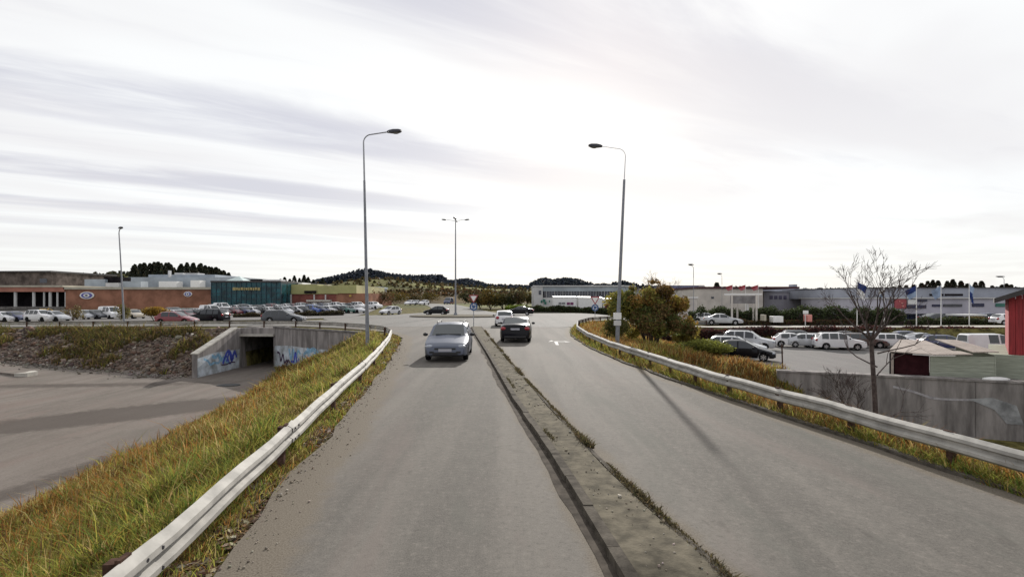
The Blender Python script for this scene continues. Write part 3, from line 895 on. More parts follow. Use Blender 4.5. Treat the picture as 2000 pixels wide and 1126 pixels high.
# ------------------------------------------------------------------ grass, weeds and stones
def blades(name, x, y, h, wdt, col, zoff=-0.02, lean=0.35, kind='stuff', parent=None):
    n = len(x)
    z = land(x, y)[0] + zoff
    a = npr.uniform(0, 2 * math.pi, n); l = npr.normal(0, lean, n) * h; l2 = npr.normal(0, lean, n) * h
    ca, sa = np.cos(a) * wdt / 2, np.sin(a) * wdt / 2
    V = np.zeros((n, 5, 3), np.float32)
    V[:, 0] = np.stack([x - ca, y - sa, z], 1); V[:, 1] = np.stack([x + ca, y + sa, z], 1)
    mx, my = x + l * 0.35, y + l2 * 0.35
    V[:, 2] = np.stack([mx - ca * 0.8, my - sa * 0.8, z + h * 0.6], 1); V[:, 3] = np.stack([mx + ca * 0.8, my + sa * 0.8, z + h * 0.6], 1)
    V[:, 4] = np.stack([x + l, y + l2, z + h], 1)
    k = np.arange(n)[:, None] * 5
    T = np.concatenate([k + np.array([[0, 1, 3]]), k + np.array([[0, 3, 2]]), k + np.array([[2, 3, 4]])], 0)
    tint = np.repeat(col[:, None, :], 5, 1).reshape(-1, 3)
    return np_mesh(name, V.reshape(-1, 3), T, M_GRASS, tint, kind=kind, parent=parent)


def pal(n, cols, wts, jit=0.25):
    c = np.array(cols)[npr.choice(len(cols), n, p=np.array(wts) / np.sum(wts))]
    return c * npr.uniform(1 - jit, 1 + jit, (n, 1)) * npr.uniform(0.92, 1.08, (n, 3))


RUST, STRAW, OLIVE, LIME, GREEN, BROWN = (0.28, 0.14, 0.04), (0.40, 0.31, 0.13), (0.20, 0.185, 0.045), (0.29, 0.28, 0.06), (0.13, 0.18, 0.04), (0.13, 0.08, 0.04)


def mixpal(n, w):
    """w: (n,6) weights per blade"""
    P = np.array([RUST, STRAW, OLIVE, LIME, GREEN, BROWN])
    cdf = np.cumsum(w / w.sum(1, keepdims=True), 1)
    k = (npr.random(n)[:, None] > cdf).sum(1).clip(0, 5)
    return P[k] * npr.uniform(0.7, 1.3, (n, 1)) * npr.uniform(0.92, 1.08, (n, 3))


# left slope
N = 360000
y = np.exp(npr.uniform(math.log(3.2), math.log(52), N)) - 1.5
xr = interp([(p[1], p[0]) for p in RAIL_L[:10]], np.minimum(y, 36))
xt = interp([(p[1], p[0]) for p in TOE_L], np.minimum(y, 47))
tt = npr.random(N) ** 1.15
x = xr + 0.1 - tt * (xr - xt + 0.3)
ok = inside(POCKET, x, y) & (npr.random(N) < np.clip(1.35 * (0.4 + 0.9 * vnoise(x, y, 1.3, 2)), 0, 1))
x, y, tt = x[ok], y[ok], tt[ok]; n = len(x)
pn = vnoise(x, y, 0.38, 9); p2 = vnoise(x, y, 1.7, 4)
out = sstep(0.18, 0.75, tt + (pn - 0.5) * 0.6)
gr = sstep(0.42, 0.66, pn * 0.6 + p2 * 0.4)
wts = np.stack([0.05 + 0.75 * out, 0.25 + 0.35 * (1 - gr), 0.35 * np.ones(n), 0.2 + 0.9 * gr * (1 - out), 0.7 * gr * (1 - out * 0.7), 0.10 + 0.25 * out * (1 - gr)], 1)
col = mixpal(n, wts)
h = npr.gamma(4, 0.05, n) * (0.25 + 1.3 * p2 * vnoise(x, y, 0.8, 24) * 1.6) * np.where(tt < 0.06, 0.6, 1)
blades('grass', x, y, h, 0.007 + 0.0012 * y, col, lean=0.6)
# seed heads and stalks standing out of the slope
N = 2600
y = np.exp(npr.uniform(math.log(3.5), math.log(46), N)) - 1.0
xr = interp([(p[1], p[0]) for p in RAIL_L[:10]], np.minimum(y, 36)); xt = interp([(p[1], p[0]) for p in TOE_L], np.minimum(y, 47))
tt = 0.15 + 0.85 * npr.random(N) ** 0.7
x = xr - tt * (xr - xt)
ok = inside(POCKET, x, y) & (vnoise(x, y, 0.8, 6) > 0.42)
x, y = x[ok], y[ok]
blades('dry_stalks', x, y, npr.uniform(0.3, 0.7, len(x)), 0.008 + 0.0009 * y, pal(len(x), [BROWN, RUST, STRAW], [3, 3, 2]), lean=0.14)

# right slope and the strip below the right guardrail
N = 190000
y = np.exp(npr.uniform(math.log(4.5), math.log(66), N))
xr = interp([(p[1], p[0]) for p in RAIL_R], y); xt = interp([(p[1], p[0]) for p in TOE_R], np.minimum(y, 50))
tt = npr.random(N)
x = xr + 0.05 + tt * np.maximum(1.0, xt - xr + 0.4)
ok = (npr.random(N) < np.clip(0.45 + 0.9 * vnoise(x, y, 1.2, 12), 0, 1)) & (y < 54)
x, y, tt = x[ok], y[ok], tt[ok]; n = len(x)
pn = vnoise(x, y, 0.35, 19); p2 = vnoise(x, y, 1.4, 14)
rust = sstep(0.3, 0.6, pn * 0.7 + p2 * 0.4)
wts = np.stack([0.15 + 0.75 * rust, 0.35 + 0 * pn, 0.3 * (1 - rust) + 0.1, 0.35 * (1 - rust), 0.15 * (1 - rust), 0.15 + 0.25 * rust], 1)
blades('grass', x, y, (npr.gamma(5, 0.06, n) * (0.5 + 0.9 * p2)).clip(0.05, 0.55), 0.008 + 0.0012 * y, mixpal(n, wts), lean=0.4)


def verge(name, edge, rail, y0, y1, N, sgn, wts, hh, seed):
    y = np.exp(npr.uniform(math.log(y0), math.log(y1), N))
    a = interp([(p[1], p[0]) for p in edge], y); r_ = interp([(p[1], p[0]) for p in rail], y)
    t = npr.random(N)
    x = a + sgn * 0.05 + (r_ - a + sgn * 0.25) * t
    keep = npr.random(N) < np.clip(0.25 + 1.1 * sstep(0.3, 0.75, vnoise(x, y, 1.9, seed)) * sstep(0.0, 0.5, t + 0.15), 0, 1)
    x, y = x[keep], y[keep]
    w_ = np.tile(np.array(wts, float), (len(x), 1))
    g_ = sstep(0.4, 0.7, vnoise(x, y, 1.1, seed + 1))
    w_[:, 3] *= 0.3 + 1.5 * g_; w_[:, 4] *= 0.2 + 1.8 * g_; w_[:, 5] *= 1.5 - g_
    blades(name, x, y, npr.gamma(4, hh / 4, len(x)), 0.006 + 0.0012 * y, mixpal(len(x), w_), lean=0.5)


verge('grass', EDGE_L, RAIL_L[:11], 2.6, 38, 52000, -1, [0.35, 0.35, 0.4, 0.4, 0.25, 0.5], 0.085, 31)
verge('grass', EDGE_R, RAIL_R, 4.8, 60, 70000, 1, [0.2, 0.25, 0.6, 0.55, 0.5, 0.35], 0.16, 41)

# fallen leaves and litter on the left verge and along the divider
def litter(name, x, y, z, s, col):
    n = len(x)
    a = npr.uniform(0, 6.28, n); t1 = npr.normal(0, 0.4, n); t2 = npr.normal(0, 0.4, n)
    V = np.zeros((n, 4, 3), np.float32)
    for k, (du, dv_) in enumerate(((-1, 0), (0, -0.6), (1, 0), (0, 0.6))):
        X_ = x + s * (du * np.cos(a) - dv_ * np.sin(a)); Y_ = y + s * (du * np.sin(a) + dv_ * np.cos(a))
        V[:, k] = np.stack([X_, Y_, z + 0.012 + s * (du * t1 + dv_ * t2) * 0.6 + s * 0.25], 1)
    Fq = np.arange(n * 4).reshape(n, 4)
    return np_mesh(name, V.reshape(-1, 3), Fq, M_LEAF, np.repeat(col[:, None], 4, 1).reshape(-1, 3), kind='stuff')


N = 9000
y = np.exp(npr.uniform(math.log(2.6), math.log(32), N))
a = interp([(p[1], p[0]) for p in EDGE_L], y); r_ = interp([(p[1], p[0]) for p in RAIL_L], y)
x = a + 0.35 * npr.normal(0, 1, N).clip(-1, 0.7) * 0.5 + (r_ - a - 0.4) * npr.random(N)
ok = vnoise(x, y, 1.7, 51) > 0.36
x, y = x[ok], y[ok]
litter('fallen_leaves', x, y, np.maximum(land(x, y)[0], -0.06) + 0.02, npr.uniform(0.018, 0.05, len(x)) * (1 + y / 30),
       pal(len(x), [(0.20, 0.12, 0.06), (0.11, 0.06, 0.035), (0.34, 0.28, 0.18), (0.42, 0.38, 0.30), (0.06, 0.045, 0.03)], [4, 4, 2, 0.7, 3]))

# moss tufts along the divider's right edge and a few on the left
N = 16000
y = np.exp(npr.uniform(math.log(3.2), math.log(40), N))
e_ = interp([(p[1], p[0]) for p in MED_R], y)
x = e_ + 0.01 + npr.normal(0.0, 0.03, N)
ok = vnoise(y, y * 0 + 3, 1.5, 61) > 0.22
x, y = x[ok], y[ok]
h = 0.025 + npr.gamma(4, 0.008, len(x)) * (0.4 + 1.5 * sstep(0.4, 0.8, vnoise(y, y * 0 + 9, 0.9, 62)))
blades('moss_tufts', x, y, h, 0.012 + 0.001 * y, pal(len(x), [(0.065, 0.055, 0.032), (0.10, 0.08, 0.045), (0.07, 0.07, 0.028), (0.15, 0.12, 0.06)], [4, 4, 1.2, 1.5]), zoff=0.11, lean=0.6)
N = 2600
y = np.exp(npr.uniform(math.log(3.5), math.log(20), N))
e_ = interp([(p[1], p[0]) for p in MED_L], y)
x = e_ + 0.16 + np.abs(npr.normal(0.0, 0.04, N))
ok = vnoise(y, y * 0 + 5, 1.1, 71) > 0.66
x, y = x[ok], y[ok]
blades('moss_tufts', x, y, npr.gamma(4, 0.007, len(x)), 0.012 + 0.001 * y, pal(len(x), [(0.07, 0.06, 0.035), (0.09, 0.08, 0.04)], [2, 1]), zoff=0.135, lean=0.8)


def stones(name, x, y, s, col, sink=0.3, z=None):
    """irregular angular stones, eight corners each"""
    n = len(x)
    z = land(x, y)[0] if z is None else z
    base = np.array([(-1, -1, -1), (1, -1, -1), (1, 1, -1), (-1, 1, -1), (-1, -1, 1), (1, -1, 1), (1, 1, 1), (-1, 1, 1)], float) * 0.55
    V = base[None] * npr.uniform(0.55, 1.15, (n, 8, 3)) * (s[:, None, None] * npr.uniform(0.6, 1.2, (n, 1, 3)))
    a = npr.uniform(0, 6.28, n); t = npr.normal(0, 0.5, n)
    c_, s_ = np.cos(a)[:, None], np.sin(a)[:, None]; ct, st = np.cos(t)[:, None], np.sin(t)[:, None]
    yv, zv = V[..., 1] * ct - V[..., 2] * st, V[..., 1] * st + V[..., 2] * ct
    xv, yv = V[..., 0] * c_ - yv * s_, V[..., 0] * s_ + yv * c_
    V = np.stack([xv + x[:, None], yv + y[:, None], zv + (z + s * sink)[:, None]], -1)
    q = np.array([(0, 3, 2, 1), (4, 5, 6, 7), (0, 1, 5, 4), (1, 2, 6, 5), (2, 3, 7, 6), (3, 0, 4, 7)])
    Fq = (np.arange(n)[:, None, None] * 8 + q[None]).reshape(-1, 4)
    return np_mesh(name, V.reshape(-1, 3), Fq, M_STONE, np.repeat(col[:, None], 8, 1).reshape(-1, 3), kind='stuff')


N = 420
y = np.exp(npr.uniform(math.log(3.4), math.log(34), N))
a_, b_ = interp([(p[1], p[0]) for p in MED_L], y), interp([(p[1], p[0]) for p in MED_R], y)
tt = npr.beta(0.8, 0.8, N)
x = a_ + 0.16 + (b_ - a_ - 0.2) * tt
stones('divider_grit', x, y, npr.gamma(2, 0.005, N).clip(0.003, 0.03) * (1 + y / 25), pal(N, [(0.26, 0.235, 0.20), (0.12, 0.10, 0.075), (0.20, 0.17, 0.13)], [2, 1, 2]), 0.2, np.full(N, 0.085))
N = 900
y = np.exp(npr.uniform(math.log(2.8), math.log(30), N))
a_ = interp([(p[1], p[0]) for p in EDGE_L], y)
x = a_ + np.abs(npr.normal(0, 0.22, N))
stones('road_grit', x, y, npr.gamma(2, 0.004, N).clip(0.002, 0.02) * (1 + y / 25), pal(N, [(0.30, 0.26, 0.22), (0.18, 0.15, 0.12)], [1, 1]), 0.2, road_z(x, y) + 0.002)


def bank_pts(N, pw=1.0):
    x = npr.uniform(-58, -25.4, N)
    f = interp(BANK_FOOT, x); t_ = interp(BANK_TOP, x)
    t = npr.random(N) ** pw
    return x, f + (t_ - f) * (t * 1.02 - 0.02), t


x, y, t = bank_pts(9000, 1.0)
st = pal(len(x), [(0.17, 0.128, 0.098), (0.21, 0.175, 0.145), (0.12, 0.08, 0.06), (0.36, 0.32, 0.28), (0.08, 0.064, 0.054)], [4, 2, 4, 0.7, 3])
stones('rubble', x, y, npr.gamma(2.2, 0.042, len(x)).clip(0.03, 0.42), st)
x, y, t = bank_pts(46000, 0.8)
ok = (vnoise(x, y, 0.35, 81) * 0.7 + 0.3 * vnoise(x, y, 1.1, 83) + 0.25 * sstep(-52, -44, x) * (1 - sstep(-36, -31, x)) * t > 0.60)
x, y, t = x[ok], y[ok], t[ok]
blades('bank_weeds', x, y, npr.gamma(4, 0.085, len(x)), 0.06, pal(len(x), [(0.11, 0.11, 0.035), (0.19, 0.18, 0.04), (0.12, 0.085, 0.045), (0.22, 0.15, 0.06), (0.06, 0.075, 0.035)], [2, 2, 4, 3, 1.5]), lean=0.6)
x = npr.uniform(-45, -26, 300); y = interp(BANK_FOOT, x) - npr.gamma(2, 0.35, 300)
stones('scree', x, y, npr.uniform(0.05, 0.22, 300), pal(300, [(0.17, 0.15, 0.13), (0.10, 0.085, 0.07)], [1, 1]), 0.1)


# ------------------------------------------------------------------ trees, bushes, hedges
def leaf_cloud(c, rad, n, size, cols, wts, lumps=9, r=npr, shell=0.45, jit=0.3, squash=1.0):
    """leaf quads gathered in uneven clumps inside an ellipsoid -> verts, faces, tint"""
    c = np.array(c); rad = np.array(rad)
    d = r.normal(0, 1, (lumps, 3)); d /= np.linalg.norm(d, axis=1)[:, None]
    d[:, 2] = np.abs(d[:, 2]) * 1.1 - 0.35
    lc = d * r.uniform(0.35, 0.78, (lumps, 1))
    lr = r.uniform(0.30, 0.52, lumps)
    k = r.integers(0, lumps, n)
    p = r.normal(0, 1, (n, 3)); p /= np.linalg.norm(p, axis=1)[:, None]
    p *= (shell + (1 - shell) * r.random((n, 1)) ** 0.6) * lr[k][:, None]
    p = (lc[k] + p) * rad + c
    keep = p[:, 2] > c[2] - rad[2] * 0.98
    p, k = p[keep], k[keep]; n = len(p)
    a = r.normal(0, 1, (n, 3)); a /= np.linalg.norm(a, axis=1)[:, None]
    b_ = np.cross(a, r.normal(0, 1, (n, 3))); b_ /= np.linalg.norm(b_, axis=1)[:, None]
    s = size * r.uniform(0.6, 1.4, (n, 1))
    V = np.stack([p - a * s, p - b_ * s * 0.6, p + a * s, p + b_ * s * 0.6], 1)
    pick = r.choice(len(cols), lumps, p=np.array(wts) / np.sum(wts))
    own = r.choice(len(cols), n, p=np.array(wts) / np.sum(wts))
    idx = np.where(r.random(n) < 0.6, pick[k], own)
    col = np.array(cols)[idx] * r.uniform(1 - jit, 1 + jit, (n, 1))
    return V.reshape(-1, 3), np.repeat(col[:, None], 4, 1).reshape(-1, 3)


def leafy(name, parent, clouds, kind=None):
    V = np.concatenate([c[0] for c in clouds]); T = np.concatenate([c[1] for c in clouds])
    return np_mesh(name, V, np.arange(len(V)).reshape(-1, 4), M_LEAF, T, parent=parent, kind=kind)


def limbs(mb, p, d, length, rad, depth, r, spread=0.6, shrink=0.72, up=0.15, kids=(2, 3), n=5, tips=None):
    pts, rr = [p], [rad]
    segs = 3
    for i in range(segs):
        d = (d + Vector((r.gauss(0, 0.10), r.gauss(0, 0.10), r.gauss(0, 0.06) + up * 0.12))).normalized()
        p = p + d * length / segs
        pts.append(p); rr.append(rad * (1 - 0.4 * (i + 1) / segs))
    mb.tube(pts, rr, n, cap=False)
    if tips is not None: tips.append(p)
    if depth <= 0: return
    for k in range(r.randint(*kids)):
        a = r.uniform(0, 6.28); o = d.orthogonal().normalized(); o2 = d.cross(o)
        q = (d + (o * math.cos(a) + o2 * math.sin(a)) * r.uniform(0.5, 1.1) * spread + Vector((0, 0, up))).normalized()
        st = pts[r.choice((2, 3, 3))] if k else pts[3]
        limbs(mb, st, q, length * shrink * r.uniform(0.75, 1.15), max(0.0055, rr[-1] * 0.82), depth - 1, r, spread, shrink, up, kids, max(3, n - 1), tips)


# big autumn bush behind the right lamp
def bush(name, label, cat, x, y, w_, h_, cols, wts, n, size, depth=None, group=None, z=None, sticks=True, lumps=9, trunk='stem'):
    z0 = gz(x, y) if z is None else z
    o = thing(name, label, cat, (x, y, z0), group=group)
    if sticks:
        m = MB(); r = random.Random(int(x * 31 + y * 7))
        for k in range(5):
            a = r.uniform(0, 6.28)
            m.tube([(0, 0, -0.1), (math.cos(a) * w_ * 0.15, math.sin(a) * w_ * 0.15, h_ * 0.35), (math.cos(a) * w_ * 0.28, math.sin(a) * w_ * 0.28, h_ * 0.7)], [0.05 * h_ / 3, 0.03 * h_ / 3, 0.01], 5)
        m.build(trunk, M_BARK, o)
    d_ = depth or w_ * 0.8
    leafy('foliage', o, [leaf_cloud((0, 0, h_ * 0.45), (w_ * 0.58, d_ * 0.58, h_ * 0.60), n, size, cols, wts, lumps)])
    return o


AUT = [(0.14, 0.115, 0.03), (0.09, 0.10, 0.03), (0.15, 0.09, 0.03), (0.05, 0.065, 0.028), (0.20, 0.16, 0.035)]
bb = thing('bush', 'big olive and orange autumn bush right of the right lamp post', 'bush', (10.9, 40.0, gz(10.9, 40.0)))
m_ = MB(); r_b = random.Random(8)
for k in range(16):
    a = r_b.uniform(0, 6.28); l_ = r_b.uniform(0.8, 2.6)
    m_.tube([(math.cos(a) * 0.3, math.sin(a) * 0.3, -0.2), (math.cos(a) * l_ * 0.5, math.sin(a) * l_ * 0.4, 1.8), (math.cos(a) * l_ * 1.1, math.sin(a) * l_ * 0.9, r_b.uniform(3.4, 5.1))], [0.06, 0.04, 0.008], 5)
m_.build('stems', M_BARK, bb)
G1, G2, O1, Y1, B1 = (0.20, 0.19, 0.045), (0.125, 0.145, 0.045), (0.25, 0.145, 0.04), (0.32, 0.26, 0.055), (0.16, 0.105, 0.042)
cls_ = []
for (cx_, cy_, cz_), (rx_, ry_, rz__), n_, cs_ in [((-2.5, 0.4, 3.0), (1.4, 1.6, 1.4), 2000, [G1, Y1, G2]), ((-1.7, 0.4, 3.3), (1.5, 1.6, 1.5), 2600, [G1, G2, Y1]), ((-2.3, -0.6, 1.2), (1.3, 1.2, 1.2), 1600, [G1, Y1, B1]), ((-0.5, 0.2, 3.7), (1.5, 1.6, 1.25), 2400, [O1, G1, B1]),
        ((0.9, 0, 4.0), (1.4, 1.6, 1.15), 2400, [O1, B1, G1]), ((2.1, 0.2, 3.2), (1.2, 1.5, 1.5), 2000, [B1, O1, Y1]), ((1.7, -0.8, 1.5), (1.6, 1.4, 1.6), 2600, [G2, B1, G2]), ((-0.3, -1.0, 1.7), (1.6, 1.3, 1.7), 2600, [G2, B1, G1]),
        ((0.2, -0.5, 2.9), (1.7, 1.2, 1.2), 2400, [G2, B1, G1]), ((1.5, 0.3, 2.5), (1.4, 1.2, 1.2), 1800, [B1, G2, O1]), ((-1.2, -0.2, 2.2), (1.3, 1.2, 1.3), 1600, [G1, G2, B1]),
        ((2.9, -0.4, 1.6), (0.8, 0.9, 1.5), 900, [O1, Y1]), ((0.3, 0.1, 5.0), (0.6, 0.6, 0.5), 160, [B1, O1]), ((-1.5, 0.1, 4.5), (0.5, 0.5, 0.5), 140, [G1, B1])]:
    cls_.append(leaf_cloud((cx_, cy_, cz_), (rx_, ry_, rz__), n_, 0.095, cs_, [2, 2, 1][:len(cs_)] if len(cs_) < 3 else [2, 2, 1], 7, shell=0.3))
leafy('foliage', bb, cls_)
bush('bush', 'yellow tinted bush at the right foot of the big autumn bush', 'bush', 15.0, 45.0, 2.6, 2.4, [(0.14, 0.11, 0.02), (0.09, 0.085, 0.02)], [1, 1], 2500, 0.09)
bush('bush', 'thin green bush between the right lamp post and the big autumn bush', 'bush', 7.6, 36.5, 2.6, 2.0, [(0.07, 0.075, 0.02), (0.12, 0.10, 0.03)], [2, 1], 1800, 0.07)
bush('bush', 'low rounded yellow green bush beside the black parked hatchback', 'bush', 13.6, 37.2, 4.2, 1.25, [(0.19, 0.20, 0.04), (0.13, 0.14, 0.035)], [2, 1], 6000, 0.07, lumps=16)
bush('shrub', 'small orange brown shrub in front of the grey retaining wall', 'shrub', 14.6, 16.4, 0.9, 1.5, [(0.20, 0.10, 0.025), (0.12, 0.09, 0.03)], [2, 1], 260, 0.045)
bush('shrub', 'orange autumn shrub in the left car park beside the lamp post', 'shrub', -48.5, 69.5, 3.4, 2.4, [(0.30, 0.18, 0.03), (0.18, 0.12, 0.03)], [3, 1], 2200, 0.12)
bush('shrub', 'yellow green sapling left of the car park lamp post', 'shrub', -53.5, 70.5, 2.0, 2.7, [(0.14, 0.12, 0.03), (0.10, 0.08, 0.03)], [2, 1], 700, 0.10)
bush('shrub', 'thin tan shrub before the brick wall near the white columns', 'shrub', -66, 77, 2.4, 3.0, [(0.16, 0.13, 0.05), (0.13, 0.08, 0.04)], [2, 1], 800, 0.11)
for k, (px, Yd, wd, hh, lab) in enumerate([(745, 150, 9, 4.5, 'brown autumn bush behind the left lamp post'), (772, 165, 9, 5.0, 'rusty bush just right of the left lamp post'),
                                         (690, 185, 7, 3.5, 'dull green bush at the end of the brick wall'), (805, 190, 9, 4.5, 'brown bush beyond the white oncoming car'),
                                         (838, 215, 10, 5, 'dark brown bush beyond the black hatchback on the roundabout'), (908, 175, 6, 4.2, 'rust coloured bush right of the tall island lamp'),
                                         (938, 118, 5.5, 3.6, 'dark olive bush behind the small traffic sign'), (958, 114, 5, 4.6, 'orange yellow tree behind the small traffic sign'),
                                         (982, 116, 6.5, 4.2, 'dark green bush behind the white car'), (1008, 118, 6.5, 4.8, 'mixed yellow bush beside the pale office block'), (1028, 128, 5, 4.0, 'dark bush against the end of the pale office block')]):
    cs = [[(0.10, 0.075, 0.03), (0.07, 0.065, 0.03), (0.12, 0.06, 0.03)], [(0.13, 0.085, 0.02), (0.09, 0.075, 0.02), (0.05, 0.055, 0.02)], [(0.05, 0.055, 0.022), (0.07, 0.06, 0.02), (0.03, 0.04, 0.02)]][k % 3]
    bush('bush', lab, 'bush', (px - 1000) * Yd / 1000, Yd, wd, hh, cs, [2, 2, 1], 1500, 0.22, group='autumn bushes beyond the roundabout', lumps=14)

# bare tree by the retaining wall
def bare_tree(label, x, y, h_, seed, group=None, m=M_BARKP, lean=0.0, base_drop=0.0, fork=0.42):
    r = random.Random(seed)
    o = thing('bare_tree', label, 'tree', (x, y, gz(x, y) - base_drop), group=group)
    t = MB(); t.tube([(0, 0, -0.2), (0.03, 0, h_ * fork * .3), (0.06 + lean * 0.1, 0.02, h_ * fork * .66), (0.10 + lean * 0.25, 0, h_ * fork)], [h_ * 0.0125, h_ * 0.011, h_ * 0.0098, h_ * 0.0085], 8)
    t.build('trunk', m, o, True)
    c = MB()
    top = Vector((0.10 + lean * 0.25, 0, h_ * (fork - .01)))
    kf = (1 - fork) / 0.58
    for a, up_, ln in ((2.7, 1.2, 0.22), (0.35, 1.3, 0.27), (1.5, 1.9, 0.25), (4.6, 1.5, 0.25), (3.6, 1.7, 0.20), (5.7, 1.4, 0.20)):
        limbs(c, top, Vector((math.cos(a) * 0.9, math.sin(a) * 0.9, up_)).normalized(), h_ * ln * kf * 0.76, h_ * 0.0072 * (0.4 + 0.6 * kf), 5, r, 0.58, 0.72, 0.12, (2, 3), 5)
    for k in range(7):
        zz_ = h_ * fork * r.uniform(0.25, 0.9)
        a = r.uniform(0, 6.28)
        limbs(c, Vector((0.05, 0, zz_)), Vector((math.cos(a), math.sin(a), 0.35)).normalized(), h_ * 0.14, h_ * 0.004, 2, r, 0.7, 0.7, 0.1, (2, 3), 3)
    c.build('branches', m, o)
    return o


bare_tree('bare leafless tree standing in front of the grey retaining wall', 11.65, 16.4, 4.15 - gz(11.65, 16.4), 5, lean=-1.0, fork=0.60)
bare_tree('slim bare sapling just left of the bare leafless tree', 12.0, 18.4, 3.4, 15)
bare_tree('small bare tree showing above the big autumn bush', 11.8, 43.2, 6.3, 25)


def hedge(name, label, pts, w_, h_, cols, wts, n, size, zf=None, lump=1.4, group=None):
    o = thing(name, label, 'hedge', (pts[0][0], pts[0][1], 0), group=group)
    P = np.array(pts, float)
    s = np.concatenate([[0], np.cumsum(np.hypot(*np.diff(P, axis=0).T))])
    t = npr.uniform(0, s[-1], n)
    cx, cy = np.interp(t, s, P[:, 0]), np.interp(t, s, P[:, 1])
    ang = npr.uniform(-0.15, math.pi + 0.15, n)
    hv = h_ * (0.72 + 0.5 * vnoise(t, t * 0, 1 / lump, 7)) * (0.8 + 0.2 * npr.random(n))
    rr = npr.uniform(0.75, 1.05, n)
    i = np.clip(np.searchsorted(s, t) - 1, 0, len(P) - 2)
    d = (P[i + 1] - P[i]); d /= np.linalg.norm(d, axis=1)[:, None]
    off = np.cos(ang) * w_ / 2 * rr
    z0 = land(cx, cy)[0] if zf is None else np.full(n, zf)
    p = np.stack([cx - d[:, 1] * off, cy + d[:, 0] * off, z0 + np.clip(np.sin(ang) ** 0.6 if False else np.abs(np.sin(ang)) ** 0.5, 0, 1) * hv * rr], 1)
    low = npr.random(n) < 0.35
    p[low, 2] = z0[low] + npr.random(low.sum()) * hv[low]
    a = npr.normal(0, 1, (n, 3)); a /= np.linalg.norm(a, axis=1)[:, None]
    b_ = np.cross(a, npr.normal(0, 1, (n, 3))); b_ /= np.linalg.norm(b_, axis=1)[:, None]
    sz = size * npr.uniform(0.6, 1.4, (n, 1))
    V = np.stack([p - a * sz, p - b_ * sz * 0.6, p + a * sz, p + b_ * sz * 0.6], 1).reshape(-1, 3) - np.array([pts[0][0], pts[0][1], 0])
    c = pal(n, cols, wts, 0.35)
    np_mesh('foliage', V, np.arange(len(V)).reshape(-1, 4), M_LEAF, np.repeat(c[:, None], 4, 1).reshape(-1, 3), parent=o)
    # woody core so that no light shines straight through
    m = MB()
    for q0, q1 in zip(pts[:-1], pts[1:]):
        dd = Vector((q1[0] - q0[0], q1[1] - q0[1])).normalized(); nn = Vector((-dd.y, dd.x)) * w_ * 0.22
        zb0 = gz(*q0) if zf is None else zf; zb1 = gz(*q1) if zf is None else zf
        m.prism([(q0[0] + nn.x - pts[0][0], q0[1] + nn.y - pts[0][1]), (q0[0] - nn.x - pts[0][0], q0[1] - nn.y - pts[0][1]), (q1[0] - nn.x - pts[0][0], q1[1] - nn.y - pts[0][1]), (q1[0] + nn.x - pts[0][0], q1[1] + nn.y - pts[0][1])],
                [zb0 - .1, zb0 - .1, zb1 - .1, zb1 - .1], [zb0 + h_ * .6, zb0 + h_ * .6, zb1 + h_ * .6, zb1 + h_ * .6])
    m.build('stems', M_BARK, o)
    return o


DKG = [(0.045, 0.06, 0.024), (0.06, 0.08, 0.03), (0.03, 0.036, 0.018)]
RBR = [(0.075, 0.028, 0.026), (0.05, 0.022, 0.024), (0.10, 0.045, 0.03), (0.03, 0.025, 0.02)]
hedge('hedge', 'long reddish brown hedge on the bank above the right car park', [(13.5, 51.8), (17.5, 55.2), (27, 57.4), (42, 58.2), (58, 58.6)], 1.7, 1.15, RBR, [3, 3, 2, 2], 26000, 0.11, zf=-1.7)
hedge('hedge', 'tall dark green hedge in front of the long lilac grey building', [(24.5, 71), (34, 68.5), (44, 67.5), (51, 67)], 2.0, 2.3, DKG, [3, 2, 2], 16000, 0.13, lump=0.9)
hedge('hedge', 'low dark hedge before the grey showroom windows', [(51.5, 66.6), (60, 68), (72, 69)], 1.4, 1.0, DKG + [(0.05, 0.04, 0.02)], [3, 2, 2, 2], 6000, 0.12)
hedge('hedge', 'dark clipped hedge below the pale office block', [(2.5, 99.5), (10, 98.5), (17, 97.5), (22, 97)], 2.0, 1.3, DKG + [(0.06, 0.045, 0.02)], [3, 2, 2, 1], 9000, 0.16)
hedge('hedge', 'low brown planting beside the white portal frame', [(27, 66.5), (36, 66), (44, 65.8)], 1.6, 0.8, [(0.08, 0.035, 0.025), (0.05, 0.05, 0.02), (0.10, 0.08, 0.03)], [2, 2, 1], 5000, 0.11)
hedge('hedge', 'dark brown planting in a bed of the left car park', [(-36.5, 86), (-32.5, 86), (-29, 88)], 1.6, 0.9, [(0.06, 0.045, 0.025), (0.04, 0.04, 0.02)], [1, 1], 2400, 0.12)
hedge('hedge', 'scrubby planting left of the car park exit', [(-45, 83), (-40.5, 83.5)], 1.5, 0.8, [(0.08, 0.055, 0.03), (0.05, 0.045, 0.02)], [1, 1], 1500, 0.12)

# grassy mound beside the office block
gm = MB()
b = bmesh.new()
o = bush('grass_patch', 'bright green patch of grass at the left end of the pale office block', 'grass', 1.6, 105, 6, 1.4, [(0.12, 0.17, 0.02), (0.10, 0.13, 0.02)], [2, 1], 3500, 0.2, depth=5, sticks=False, lumps=18)
b.free()


